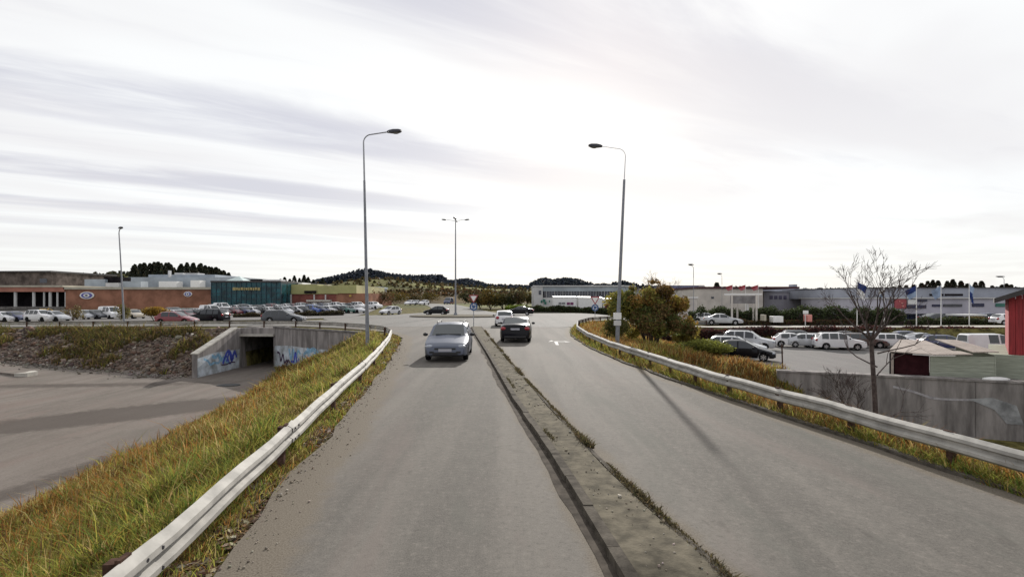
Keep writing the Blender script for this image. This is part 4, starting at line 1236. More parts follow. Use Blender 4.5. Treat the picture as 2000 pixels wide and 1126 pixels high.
def conifers(label, group, pts, cols, name='spruce_tree', hh=(5, 9)):
    r = random.Random(len(pts) * 3)
    for px, Yd, ztop in pts:
        x = (px - 1000) * Yd / 1000
        h_ = r.uniform(*hh)
        o = thing(name, label, 'tree', (x, Yd, ztop - h_), group=group)
        MB().tube([(0, 0, -1), (0, 0, h_ * 0.6)], [0.25, 0.12], 5).build('trunk', M_BARK, o)
        n = 420
        t = npr.random(n) ** 0.7
        rad = h_ * 0.27 * (1 - t) ** 0.7 * npr.uniform(0.5, 1.1, n) + 0.2
        a = npr.uniform(0, 6.28, n)
        p = np.stack([rad * np.cos(a), rad * np.sin(a), h_ * (0.08 + 0.92 * t)], 1)
        d = npr.normal(0, 1, (n, 3)); d /= np.linalg.norm(d, axis=1)[:, None]
        e = np.cross(d, npr.normal(0, 1, (n, 3))); e /= np.linalg.norm(e, axis=1)[:, None]
        s = h_ * 0.055
        V = np.stack([p - d * s, p - e * s, p + d * s, p + e * s], 1).reshape(-1, 3)
        c = pal(n, cols, [1] * len(cols), 0.4)
        np_mesh('crown', V, np.arange(len(V)).reshape(-1, 4), M_LEAF, np.repeat(c[:, None], 4, 1).reshape(-1, 3), parent=o)


DKT = [(0.022, 0.03, 0.024), (0.035, 0.042, 0.026), (0.05, 0.046, 0.028)]
tp = []
for px in np.linspace(258, 446, 30):
    prof = np.interp(px, [250, 262, 290, 330, 345, 355, 385, 410, 440, 450], [527, 517, 514, 513, 524, 516, 513, 520, 530, 534])
    Yd = 250 + rng.uniform(-15, 25)
    tp.append((px + rng.uniform(-3, 3), Yd, 2.5 + (585 - prof - rng.uniform(-2, 3)) * Yd / 1000))
conifers('dark tree in the wood on the ridge behind the mall roof', 'dark trees behind the mall roof', tp, DKT, hh=(7, 11))
tp = []
for px, py in [(548, 545), (556, 541), (566, 545), (575, 538), (585, 543), (594, 537), (602, 541), (612, 546), (630, 544)]:
    tp.append((px, 330, 2.5 + (585 - py) * 0.33))
conifers('dark tree on the skyline behind the lime green wall', 'dark trees behind the lime green wall', tp, DKT, hh=(6, 9))
tp = []
for px, py in [(1745, 560), (1757, 557), (1770, 557), (1785, 556), (1800, 553), (1812, 549), (1822, 547), (1832, 548), (1850, 549), (1861, 546), (1877, 549), (1889, 554), (1905, 551), (1917, 549), (1938, 558), (1957, 556), (1966, 554), (1975, 556)]:
    tp.append((px, 210, 2.5 + (585 - py) * 0.21))
conifers('dark round headed tree on the skyline behind the grey showroom', 'dark trees behind the showroom', tp, DKT + [(0.05, 0.022, 0.018)], 'broad_tree', hh=(5, 8))
conifers('dark pointed spruce rising behind the beige shop roof', None, [(1400, 150, 2.5 + 33 * 0.15)], DKT, hh=(6, 6.1))


def hill(name, prof, D, depth, m, crowns=0, csize=5.0, cols=DKT, zbase=0.0, label=None):
    """rounded ridge whose skyline follows the profile, at distance D"""
    px = np.linspace(prof[0][0], prof[-1][0], 90)
    py = np.interp(px, [p[0] for p in prof], [p[1] for p in prof])
    x = (px - 1000) * D / 1000; z = CAM_H + (HORIZON - py) * D / 1000
    t = np.linspace(-1, 1, 21)
    z = z - (csize * 0.62 if crowns else 0)
    sh = np.cos(t * math.pi / 2) ** 1.2
    XX = x[None] * (1 + 0 * t[:, None]); YY = D + depth * t[:, None] + 0 * x[None]
    ends = np.clip(np.minimum(np.arange(90), np.arange(89, -1, -1)) / 6, 0, 1)
    ZZ = zbase + (z - zbase)[None] * sh[:, None] * (0.97 + 0.06 * vnoise(XX, YY, 0.02, 5))
    ZZ[:, 0] = zbase - 1; ZZ[:, -1] = zbase - 1
    V = np.stack([XX, YY, ZZ], -1).reshape(-1, 3)
    k = np.arange(21 * 90).reshape(21, 90)
    Fq = np.stack([k[:-1, :-1], k[:-1, 1:], k[1:, 1:], k[1:, :-1]], -1).reshape(-1, 4)
    o = np_mesh(name, V, Fq, m, smooth=True, kind='structure')
    if crowns:
        i = npr.uniform(0, 89, crowns); tt = npr.uniform(-0.55, 0.12, crowns)
        cx = np.interp(i, np.arange(90), x); cz = zbase + (np.interp(i, np.arange(90), z) - zbase) * np.cos(tt * math.pi / 2) ** 1.2
        cy = D + depth * tt
        ph_, th_ = npr.uniform(0, 6.28, (crowns, 14)), npr.uniform(0, 1, (crowns, 14))
        s = csize * npr.uniform(0.5, 1.2, (crowns, 1))
        px_ = cx[:, None] + s * 0.45 * np.cos(ph_) * (1.1 - th_); py_ = cy[:, None] + s * 0.45 * np.sin(ph_) * (1.1 - th_); pz_ = cz[:, None] - csize * 0.35 + s * th_ * 0.9
        p = np.stack([px_, py_, pz_], -1).reshape(-1, 3)
        n = len(p)
        d = npr.normal(0, 1, (n, 3)); d /= np.linalg.norm(d, axis=1)[:, None]
        e = np.cross(d, npr.normal(0, 1, (n, 3))); e /= np.linalg.norm(e, axis=1)[:, None]
        q = csize * 0.24
        V = np.stack([p - d * q, p - e * q, p + d * q, p + e * q], 1).reshape(-1, 3)
        c = pal(n, cols, [1] * len(cols), 0.35)
        np_mesh('woodland', V, np.arange(len(V)).reshape(-1, 4), M_LEAF, np.repeat(c[:, None], 4, 1).reshape(-1, 3), kind='stuff')
    return o


FAR = [(0.026, 0.033, 0.046), (0.034, 0.040, 0.046), (0.02, 0.026, 0.038)]
hill('hill', [(590, 556), (640, 549), (665, 541), (690, 535), (710, 529), (722, 525), (735, 527), (755, 532), (780, 536), (810, 538), (840, 538), (866, 537), (874, 548), (890, 547), (915, 544), (935, 549), (955, 555), (1030, 558)], 900, 260, M_FOREST, 2600, 9, FAR)
hill('hill', [(1025, 560), (1045, 548), (1060, 543), (1078, 546), (1100, 543), (1130, 547), (1150, 555), (1200, 556)], 700, 200, M_FOREST, 1300, 7, FAR)
hill('hill', [(1150, 560), (1183, 553), (1186, 549), (1230, 549), (1234, 556), (1330, 560), (1420, 560), (1500, 562), (1600, 563), (1740, 564), (2000, 560), (2200, 560)], 420, 120, M_FOREST, 1500, 4.5, FAR)
hill('hill', [(430, 566), (480, 562), (540, 559), (600, 556), (640, 553), (680, 547), (715, 542), (760, 540), (800, 545), (850, 551), (900, 554), (960, 557), (1030, 560), (1060, 566)], 480, 150, M_HILLSIDE, 420, 4.5, [(0.075, 0.06, 0.03), (0.055, 0.055, 0.025), (0.10, 0.07, 0.03)])
hill('hill', [(-250, 545), (-60, 545), (0, 548), (90, 549), (110, 541), (160, 540), (205, 536), (225, 531), (260, 530), (330, 531), (400, 534), (450, 545), (520, 556), (560, 562)], 300, 90, M_HILLSIDE, 800, 3.4, DKT + [(0.05, 0.045, 0.02)])
hill('hill', [(655, 590), (700, 572), (760, 565), (830, 563), (900, 563), (960, 566), (1010, 570), (1050, 580)], 270, 60, mat('brown_scrub', (0.085, 0.062, 0.032), 0.95, var=0.5, scale=0.06, coords='World'), 700, 2.6, [(0.085, 0.055, 0.03), (0.06, 0.055, 0.025), (0.11, 0.065, 0.03)])


# ------------------------------------------------------------------ buildings
def wx(px, Yd): return (px - 1000) * Yd / 1000.0
def wz(py, Yd): return CAM_H + (HORIZON - py) * Yd / 1000.0
def bpart(name, m, parent, px0, px1, py0, py1, Yd, d, dy=0.0, zmin=None):
    """box given by its front face at distance Yd (px/py of the photograph) and its depth d"""
    ox, oy, oz = parent.location
    z0 = wz(py1, Yd) if zmin is None else zmin
    return MB().box(wx(px0, Yd) - ox, wx(px1, Yd) - ox, Yd + dy - oy, Yd + dy + d - oy, z0 - oz, wz(py0, Yd) - oz).build(name, m, parent)


# the brick shopping mall
YM = 132.0
mall = thing('shopping_mall', 'long low red brick mall with white columned arcade at its left end', 'building', (wx(200, YM), YM, 0.6))
bpart('brick_wall', M_BRICK, mall, 128, 412, 565, 600, YM, 40, zmin=0.0)
bpart('roof_edge', M_COPING, mall, 126, 414, 560.5, 564.9, YM, 40, dy=-0.4)
bpart('roof_edge', M_COPING, mall, -180, 125.9, 557, 560.5, YM, 40, dy=-0.6)
bpart('fascia', mat('pink_brick_fascia', (0.36, 0.17, 0.13), 0.9, var=0.12, scale=0.4, coords='World'), mall, -180, 127.8, 560.6, 569.5, YM, 3, dy=-0.4)
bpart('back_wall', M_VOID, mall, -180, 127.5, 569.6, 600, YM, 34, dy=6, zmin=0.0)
bpart('arcade_floor', M_CONC_D, mall, -180, 127, 598.5, 601, YM, 6, dy=-0.2, zmin=0.0)
for px in (-120, -75, -32, 29, 65, 85, 97, 111, 127.2):
    ox, oy, oz = mall.location
    MB().tube([(wx(px, YM) - ox, 0.2, 0.0), (wx(px, YM) - ox, 0.2, wz(569.6, YM) - oz)], 0.34 if px in (29, 65, 97) else 0.22, 12).build('column', M_PALEBLD, mall, True)
def oval_sign(label, px, py, wv_, hv_):
    o = thing('oval_sign', label, 'sign', (wx(px, YM), YM - 0.25, wz(py, YM)))
    sc = YM / 1000
    for nm, m, k, yo in (('rim', M_WHITE, 1.0, 0.0), ('face', mat('violet_blue', (0.09, 0.09, 0.32), 0.5), 0.78, -0.06), ('emblem', M_WHITE, 0.42, -0.12), ('emblem_centre', M_NAVY, 0.2, -0.18)):
        a_ = np.linspace(0, 2 * math.pi, 25)[:-1]
        pts = [(wv_ * sc * k * math.cos(t), hv_ * sc * (k if nm != 'emblem' else 0.5) * math.sin(t)) for t in a_]
        v0 = [(p[0], yo + 0.2, p[1]) for p in pts]; v1 = [(p[0], yo, p[1]) for p in pts]
        n = len(pts)
        MB().add(v0 + v1, [tuple(range(n)), tuple(range(2 * n - 1, n - 1, -1))] + [(i, (i + 1) % n, n + (i + 1) % n, n + i) for i in range(n)]).build(nm, m, o)
oval_sign('blue and white oval sign on the brick wall near the columns', 171, 576.5, 14, 7)
oval_sign('blue and white oval sign on the brick wall beside the teal glass front', 368, 574, 8, 5)
# stone clad hall and plant rooms standing on / behind the mall roof
hall = thing('stone_hall', 'brown grey stone clad hall rising behind the arcade roof', 'building', (wx(40, 160), 160, 0))
ox, oy, oz = hall.location
MB().box(wx(-190, 160) - ox, wx(101, 160) - ox, 0, 25, 0, wz(532, 160)).build('wall', mat('brown_stone', (0.115, 0.095, 0.085), 0.9, var=0.35, scale=0.5, coords='World'), hall)
MB().prism([(wx(-192, 160) - ox, -0.6), (wx(103, 160) - ox, -0.6), (wx(103, 160) - ox, 26), (wx(-192, 160) - ox, 26)], wz(532, 160) + .01, [wz(530, 160), wz(528.5, 160), wz(528.5, 160), wz(530, 160)]).build('roof', M_ROOFDK, hall)
MB().box(wx(78, 160) - ox, wx(92, 160) - ox, -0.1, 0.3, wz(552, 160), wz(544, 160)).build('window', M_WIN, hall)
pl = thing('roof_plant', 'pale grey metal plant rooms on the mall roof behind the parapet', 'building', (wx(350, 165), 165, 0))
bpart('cladding', M_GREYROOF, pl, 245, 470, 541, 560, 165, 22, zmin=4.0)
bpart('cladding', M_GREYROOF, pl, 290, 420, 536, 541, 170, 14)
bpart('skylight', M_WHITE, pl, 310, 345, 549, 553, 160, 3, zmin=6.0)
bpart('skylight', M_WHITE, pl, 372, 390, 547, 551, 160, 3, zmin=6.0)
bpart('vent_box', M_PALEBLD, pl, 341, 357, 532.5, 536, 172, 4)
bpart('vent_box', M_PALEBLD, pl, 362, 386, 533, 536, 172, 4)
bpart('chimney', M_PALEBLD, pl, 328, 331, 528, 541, 168, 1)
pl2 = thing('roof_plant', 'low dark ventilation boxes on the brick mall roof near the lamp post', 'building', (wx(220, 150), 150, 0))
bpart('vent_box', M_GREYROOF, pl2, 165, 205, 545, 552, 150, 4, zmin=5.5)
bpart('vent_box', M_VOID, pl2, 203, 236, 540.5, 553, 151, 4, zmin=5.5)
bpart('vent_box', M_PALEBLD, pl2, 206, 232, 552, 556, 148, 2, zmin=5.5)
bpart('duct', M_GREYROOF, pl2, 236, 275, 549, 556, 149, 3, zmin=5.5)
# the teal glass entrance hall with a pyramid skylight
YT = 130.0
teal = thing('glass_hall', 'dark teal glass entrance hall of the mall with gold lettering', 'building', (wx(480, YT), YT, 0.6))
bpart('glass_wall', M_TEAL, teal, 412.5, 549, 551, 600, YT, 30, zmin=0.0)
for px in np.linspace(413, 549, 15):
    bpart('mullion', M_TEALF, teal, px - 0.5, px + 0.5, 551, 600, YT, 0.3, dy=-0.15, zmin=0.0)
for py in (551, 561.5, 572, 583):
    bpart('transom', M_TEALF, teal, 412.4, 549.2, py - 0.45, py + 0.45, YT, 0.25, dy=-0.12)
bpart('roof_edge', M_ROOFDK, teal, 412, 550, 548, 550.9, YT, 30, dy=-0.3)
for k, (a, c) in enumerate([(456, 462), (463, 466), (467, 470), (471.5, 476), (477.5, 479.5), (481, 485), (486.5, 488.5), (490, 494), (495.5, 498), (499.5, 503), (504.5, 509)]):
    bpart('lettering', M_GOLD, teal, a, c, 561.0 + (k % 3) * 0.4, 566.6 - (k % 2) * 0.6, YT, 0.2, dy=-0.4)
ox, oy, oz = teal.location
x0, x1 = wx(430, YT) - ox, wx(473, YT) - ox
pyr = MB()
za, zb = wz(549.6, YT) - oz, wz(537.5, YT) - oz
pyr.add([(x0, 1, za), (x1, 1, za), (x1, 6.5, za), (x0, 6.5, za), ((x0 + x1) / 2, 3.7, zb)], [(0, 1, 4), (1, 2, 4), (2, 3, 4), (3, 0, 4), (3, 2, 1, 0)])
pyr.build('skylight', mat('pale_green_glass', (0.50, 0.60, 0.58), 0.3, var=0.1), teal)
bpart('roof_unit', M_WHITE, teal, 513, 548, 545.5, 548, YT + 8, 3)
bpart('roof_unit', M_VOID, teal, 478, 512, 545, 548.2, YT + 9, 3)
# lime clad shop hall
YL = 136.0
lime = thing('shop_hall', 'low shop hall with lime green cladding over dark red brick', 'building', (wx(620, YL), YL, 0.8))
bpart('cladding', M_LIME, lime, 549.5, 620, 555, 573.9, YL, 30)
bpart('cladding', M_LIME, lime, 620.2, 660, 557.5, 573.5, YL, 30)
bpart('cladding', M_LIME, lime, 660.2, 696, 556.5, 572.5, YL, 30)
bpart('brick_wall', M_BRICK_D, lime, 549.5, 656, 574, 600, YL, 28, dy=0.3, zmin=0.3)
bpart('brick_wall', M_BRICK, lime, 656.2, 720, 572.6, 600, YL, 26, dy=0.3, zmin=0.3)
bpart('entrance', M_VOID, lime, 595, 618, 567.5, 572.5, YL, 0.4, dy=-0.3)
for px in (563, 570, 615, 637): bpart('column', M_PALEBLD, lime, px - 1, px + 1, 575, 597, YL, 0.3, dy=-0.6)
bpart('roof_light', M_WHITE, lime, 552, 590, 551.5, 554.9, YL + 4, 6)
bpart('roof_light', M_COPING, lime, 592, 640, 555.2, 557.4, YL + 5, 3)
bpart('lamp_sign', M_YELLOW, lime, 682, 686, 575.5, 579, YL, 0.2, dy=0.0)
bpart('shopfront', mat('pale_awning', (0.46, 0.43, 0.40), 0.8), lime, 602, 648, 585, 589, YL, 1.5, dy=-1.4)
far_b = thing('warehouse', 'small dull grey warehouse seen either side of the left lamp post', 'building', (wx(720, 175), 175, 0.5))
bpart('wall', M_GREYBLD, far_b, 698, 738, 563, 590, 175, 12, zmin=0.2)
bpart('roof', M_GREYROOF, far_b, 696, 740, 559.5, 562.9, 175, 13, dy=-0.4)
bpart('door', M_PALEBLD, far_b, 722, 731, 571, 588, 175, 0.3, dy=-0.2)

# pale office block right of centre
YO = 112.0
off = thing('office_block', 'pale grey two storey office block with a ribbon of dark windows', 'building', (wx(1120, YO), YO, -0.3))
bpart('wall', M_PALEBLD, off, 1043, 1060, 559, 604, YO, 14, dy=-0.2, zmin=-0.6)
bpart('wall', M_GREYROOF, off, 1060.2, 1240, 559.5, 568.4, YO, 13)
bpart('wall', M_PALEBLD, off, 1060.2, 1240, 581, 604, YO, 13, zmin=-0.6)
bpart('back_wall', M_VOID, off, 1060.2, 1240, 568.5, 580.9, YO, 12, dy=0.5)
for k, px in enumerate(np.arange(1062, 1238, 5.4)):
    f = bpart('window', M_WIN, off, px, px + 4.6, 569, 580.4, YO, 0.2, dy=0.1)
    bpart('pier', M_GREYBLD if k % 3 else M_PALEBLD, off, px + 4.7, px + 5.3, 568.6, 580.8, YO, 0.4, dy=-0.05)
bpart('window', M_WIN, off, 1052, 1057, 567, 575, YO, 0.2, dy=-0.3)
bpart('roof_edge', M_PALEBLD, off, 1042, 1241, 557.2, 559.4, YO, 15, dy=-0.4)
for k, (a, c, d_, e) in enumerate([(1056, 1059, 586, 591), (1060, 1065, 584, 589), (1063, 1067, 589, 594), (1072, 1074, 586, 590)]):
    bpart('emblem', M_GREENSIGN, off, a, c, d_, e, YO, 0.1, dy=-0.35)
# parked trailers with printed sides in front of it
YV = 101.0
def trailer(label, px0, px1, ptop, bits):
    o = thing('box_trailer', label, 'trailer', (wx((px0 + px1) / 2, YV), YV, -0.2))
    bpart('box', M_WHITE, o, px0, px1, ptop + 2.5, 602, YV, 2.5)
    ox, oy, oz = o.location
    a, c = wx(px0, YV) - ox, wx(px1, YV) - ox
    zt = wz(ptop + 2.49, YV) - oz
    MB().prism([(a - .05, -0.05), (c + .05, -0.05), (c + .05, 2.55), (a - .05, 2.55)], zt, [zt + .28, zt + .2, zt + .35, zt + .4]).build('roof', M_WHITE, o)
    for (m, x0_, x1_, y0_, y1_) in bits: bpart('lettering' if m is not M_BRICK_D else 'panel', m, o, x0_, x1_, y0_, y1_, YV, 0.05, dy=-0.06)
    for px in (px0 + 6, px1 - 6):
        cx_ = wx(px, YV) - ox
        MB().tube([(cx_, -0.02, 0.2), (cx_, 0.3, 0.2)], 0.42, 14).build('wheel', M_RUBBER, o)
    return o
trailer('white box trailer with small purple lettering parked before the office block', 1081, 1126, 579, [(mat('grey_lettering', (0.2, 0.2, 0.21)), 1091, 1096, 590, 594), (mat('grey_lettering', (0.2, 0.2, 0.21)), 1097, 1104, 590, 594), (M_PURPLE, 1107, 1113, 590, 595), (M_PURPLE, 1114, 1120, 590, 595)])
trailer('plain white box trailer parked behind the blue round sign', 1130, 1176, 580, [])
trailer('white box trailer with dark red panel parked next to the right lamp post', 1179, 1222, 583, [(M_BRICK_D, 1181, 1200, 592, 603), (M_SALMON, 1184, 1188, 596, 599), (M_SALMON, 1189, 1193, 596, 599), (M_SALMON, 1194, 1198, 596, 599)])
bo = MB().box(wx(1093, 104) , wx(1106, 104), 104, 105.5, -0.3, wz(577, 104)).build('blue_cabin', M_NAVY); tag(bo, 'dark blue cabin standing behind the purple lettered trailer', 'cabin')

# right-hand industrial estate
bd = thing('shop_building', 'beige single storey shop with dark roof edge left of the portal frame', 'building', (wx(1430, 100), 100, -0.7))
bpart('wall', M_BEIGE, bd, 1366, 1490, 563.5, 606, 100, 18, zmin=-1.0)
bpart('roof', mat('dark_red_roof', (0.06, 0.018, 0.024), 0.8), bd, 1364, 1560, 559.5, 563.4, 100, 20, dy=-0.3)
bpart('window', M_WIN, bd, 1389, 1394, 579, 583, 100, 0.2, dy=-0.1)
bd = thing('low_building', 'low blue grey building showing above the right end of the big bush', 'building', (wx(1345, 120), 120, -0.7))
bpart('wall', mat('slate_blue_cladding', (0.14, 0.15, 0.24), 0.7, coords='World', var=0.2), bd, 1310, 1371, 557, 590, 120, 14, zmin=-1.0)
bpart('roof', M_PALEBLD, bd, 1367, 1376, 556.5, 561, 119, 6)
bd = thing('white_shed', 'small white flat shed behind the right side of the big bush', 'building', (wx(1345, 84), 84, -0.7))
bpart('wall', M_BEIGE, bd, 1328, 1362, 582, 612, 84, 5, zmin=-1.0)
bpart('roof', M_WHITE, bd, 1327, 1363, 579.5, 581.9, 84, 5.2, dy=-0.2)
bd = thing('long_building', 'long lilac grey warehouse behind the tall dark hedge', 'building', (wx(1600, 110), 110, -0.8))
bpart('wall', M_LILAC, bd, 1492, 1700, 570, 606, 110, 25, zmin=-1.0)
bpart('wall', M_GREYBLD, bd, 1560, 1690, 563.5, 569.9, 112, 20)
bpart('roof_edge', M_GREYBLD, bd, 1490, 1701, 567.5, 569.9, 110, 2, dy=-0.3)
bpart('chimney', M_GREYBLD, bd, 1550, 1557, 555, 570, 113, 2)
bpart('sign_band', mat('muted_pink_panel', (0.30, 0.15, 0.19), 0.7), bd, 1608, 1650, 566.5, 572.5, 110, 0.1, dy=-0.45)
for px in (1503, 1512, 1521, 1530): bpart('window', mat('dim_window', (0.12, 0.11, 0.17), 0.3), bd, px, px + 6, 577, 584, 110, 0.2, dy=-0.1)

YS = 80.0
sh = thing('showroom', 'wide grey showroom with upper storey and dark fascia signs', 'building', (wx(1850, YS), YS, -0.9))
bpart('upper_storey', M_GREYBLD, sh, 1676, 2080, 562.5, 583, YS + 8, 25)
bpart('upper_roof', M_ROOFDK, sh, 1675, 2082, 561, 562.4, YS + 8, 25, dy=-0.3)
bpart('fascia', M_LILAC, sh, 1720, 2080, 583, 612, YS, 22)
bpart('roof_edge', M_PALEBLD, sh, 1718, 2082, 580.5, 582.9, YS, 23, dy=-0.4)
bpart('base_wall', M_GREYBLD, sh, 1722, 2080, 612.1, 632, YS, 20, dy=0.6, zmin=-1.2)
for k, px in enumerate(np.arange(1726, 2070, 11.0)):
    bpart('window', M_WIN, sh, px, px + 8.6, 614, 629, YS, 0.3, dy=0.35)
for a, c in ((1845, 1880), (1815, 1842)):
    bpart('upper_window', M_VOID, sh, a, c, 573.5, 577.5, YS + 8, 0.2, dy=-0.1)
for nm, m, a, c, d_, e in (('sign_panel', M_NAVY, 1792, 1810, 585, 588.5), ('sign_panel', M_NAVY, 1768, 1808, 595.5, 601.5), ('sign_panel', M_WHITE, 1772, 1789, 585, 593.5),
                          ('sign_panel', M_NAVY, 1820, 1838, 594, 598.5), ('sign_panel', mat('grey_panel', (0.06, 0.06, 0.07), 0.6), 1842, 1878, 593.5, 598.5), ('sign_panel', M_NAVY, 1898, 1921, 592, 598.5), ('sign_panel', M_GREENSIGN, 1944, 1977, 592, 598.5)):
    bpart(nm, m, sh, a, c, d_, e, YS, 0.12, dy=-0.14)
rs = thing('red_sign', 'square dark red sign with pale emblem on the showroom front', 'sign', (wx(1757, YS), YS - 0.2, 1.5))
bpart('panel', M_REDSIGN, rs, 1745, 1768, 583.5, 602, YS, 0.12, dy=-0.3)
for a, c, d_, e in ((1757, 1761, 590.5, 592.5), (1758, 1762, 596, 598.5), (1753, 1755, 587, 589)):
    bpart('emblem', M_SALMON, rs, a, c, d_, e, YS, 0.05, dy=-0.36)
cn = thing('canopy', 'small white roofed shelter before the showroom', 'shelter', (wx(1905, 72), 72, -0.8))
bpart('roof', M_WHITE, cn, 1882, 1928, 613.5, 616.5, 72, 3)
bpart('back_panel', mat('brown_panel', (0.12, 0.09, 0.075), 0.7), cn, 1893, 1926, 618, 633, 72, 0.1, dy=2.4, zmin=-0.8)
for px in (1888.5, 1925): bpart('post', M_WHITE, cn, px - 0.9, px + 0.9, 616.6, 634, 72, 0.12, dy=0.3, zmin=-0.9)
gd = bush('shrub', 'tan shrub growing beside the white roofed shelter', 'shrub', 64.5, 71.0, 4.5, 1.2, [(0.16, 0.12, 0.05), (0.11, 0.09, 0.04)], [1, 1], 900, 0.13)

# white portal frame
YF = 66.0
pf = thing('portal_frame', 'white steel portal frame holding a grey panel beside the hedge', 'frame', (wx(1456, YF), YF, -0.75))
bpart('beam', M_WHITE, pf, 1428, 1489, 572.8, 575.6, YF, 0.2)
bpart('beam', M_WHITE, pf, 1428, 1489, 572.8, 575.6, YF, 0.2, dy=2.0)
bpart('panel', mat('weathered_grey_panel', (0.17, 0.165, 0.17), 0.8, var=0.25, scale=1.2), pf, 1433, 1484, 577, 592.5, YF, 0.08, dy=1.0)
for px, dyy in ((1430, 0), (1454, 2.0), (1478, 0), (1486, 2.0)): bpart('post', M_BEIGE, pf, px - 1.5, px + 1.5, 575.7, 630, YF, 0.16, dy=dyy, zmin=-0.9)
bx_ = bpart('notice', M_PALEBLD, pf, 1462, 1466, 594, 606, YF, 0.06, dy=0.5)
for lab, px0, px1, py0, py1, m in (('white crate on the planting right of the portal frame', 1507, 1527, 617, 623, M_WHITE), ('pink box on the planting beside the white notice', 1574, 1583, 614, 622, M_SALMON), ('small pale box just right of the portal frame', 1489, 1494, 614, 620, M_COPING)):
    o = MB().box(wx(px0, 65), wx(px1, 65), 64.6, 65.6, wz(py1, 65) - 0.4, wz(py0, 65)).build('utility_box', m)
    md = o.modifiers.new('edge', 'BEVEL'); md.width = 0.05; md.segments = 2
    tag(o, lab, 'box')
nb = thing('notice_board', 'small white notice board on a thin post above the brown hedge', 'sign', (wx(1574, 62), 62, -0.8))
bpart('board', M_WHITE, nb, 1569, 1579, 606, 612.5, 62, 0.08)
bpart('post', M_PALEBLD, nb, 1573.4, 1574.6, 612.6, 640, 62, 0.06, dy=0.09, zmin=-0.9)

# retaining wall of the right car park
rwl = thing('retaining_wall', 'long stained grey concrete retaining wall with white sprayed streaks', 'wall', (16.3, 31.5, -2))
A0, A1, A2 = [Vector((p[0], p[1], 0)) for p in WALL_R]
for a, c in ((A0, A1), (A1, A2)):
    d = (c - a).normalized(); nrm = Vector((-d.y, d.x, 0))
    L = (c - a).length; k = 0; t = 0.0
    while t < L - 0.1:
        e = min(t + 2.4, L)
        p0, p1 = a + d * (t + 0.008), a + d * (e - 0.008)
        off = nrm * rng.uniform(-0.008, 0.008)
        q = [p0 + off, p1 + off, p1 + nrm * 0.7, p0 + nrm * 0.7]
        MB().prism([(v.x - 16.3, v.y - 31.5) for v in q], -3.4, 0.05 + rng.uniform(-0.01, 0.01)).build('wall_panel', M_CONC, rwl)
        t = e
    q = [a - nrm * 0.05, c - nrm * 0.05, c + nrm * 0.75, a + nrm * 0.75]
    MB().prism([(v.x - 16.3, v.y - 31.5) for v in q], 0.063, 0.17).build('coping', M_CONC_L if a == A1 else M_CONC, rwl)
d = (A1 - A0).normalized(); nrm = Vector((-d.y, d.x, 0))
fw_ = lambda t, z, o: tuple(A0 + d * t - nrm * (o + 0.012) + Vector((0, 0, z)) - Vector((16.3, 31.5, -2)))
skin('graffiti', fw_, squiggle(fw_, [(5.9, -2.45), (6.8, -2.65), (7.6, -2.95), (8.2, -3.0), (9.2, -2.95), (10.0, -2.9)], 0.06, 0), M_GRAF_W, rwl, 0.0)
skin('graffiti', fw_, [[(9.3, -2.9), (10.3, -2.75), (11.3, -3.1), (11.6, -4.1), (10.9, -4.1), (10.4, -3.4)]], mat('faded_whitewash', (0.27, 0.275, 0.28), 0.85, var=0.3, scale=1.5, coords='World'), rwl, 0.006)
d2_ = (A2 - A1).normalized(); n2_ = Vector((-d2_.y, d2_.x, 0))
fw2 = lambda t, z, o: tuple(A1 + d2_ * t - n2_ * (o + 0.012) + Vector((0, 0, z)) - Vector((16.3, 31.5, -2)))

# open shed standing on the wall, and the red house behind
sd_ = thing('shed', 'low grey green shed with pale corrugated roof and dark open end above the wall', 'shed', (25.5, 30.4, -1.95))
ox, oy, oz = sd_.location
pl_ = [(22.5, 30.4), (23.9, 29.25), (26.95, 28.5), (27.2, 31.3), (25.9, 33.2)]
zt = [-0.62, -0.66, -0.55, -0.22, -0.14]
L = lambda p: (p[0] - ox, p[1] - oy)
def wallseg(name, p, q, z0, za_, zb_, m, th=0.08):
    d = Vector((q[0] - p[0], q[1] - p[1])).normalized(); nn = Vector((-d.y, d.x)) * th
    pts = [L(p), L(q), L((q[0] + nn.x, q[1] + nn.y)), L((p[0] + nn.x, p[1] + nn.y))]
    return MB().prism(pts, z0 - oz, [za_ - oz, zb_ - oz, zb_ - oz, za_ - oz]).build(name, m, sd_)
nb_ = 6
for k in range(nb_):     # boards one above the other
    z0 = -1.95 + k * 0.205
    wallseg('board', pl_[1], pl_[2], z0, z0 + 0.2, z0 + 0.2 + (0.06 if k == nb_ - 1 else 0), M_SHED, 0.06 + 0.004 * (k % 2))
wallseg('back_wall', pl_[0], (25.9, 33.1), -1.95, -0.66, -0.2, M_VOID)
wallseg('side_wall', pl_[2], pl_[3], -1.95, -0.6, -0.28, M_SHED)
wallseg('door_post', pl_[0], (22.6, 30.32), -1.95, -0.66, -0.66, M_SHEDROOF)
wallseg('dark_end', (22.75, 30.45), (24.0, 29.45), -1.9, -0.72, -0.72, mat('dark_red_inside', (0.035, 0.012, 0.014), 0.9))
nco = 18
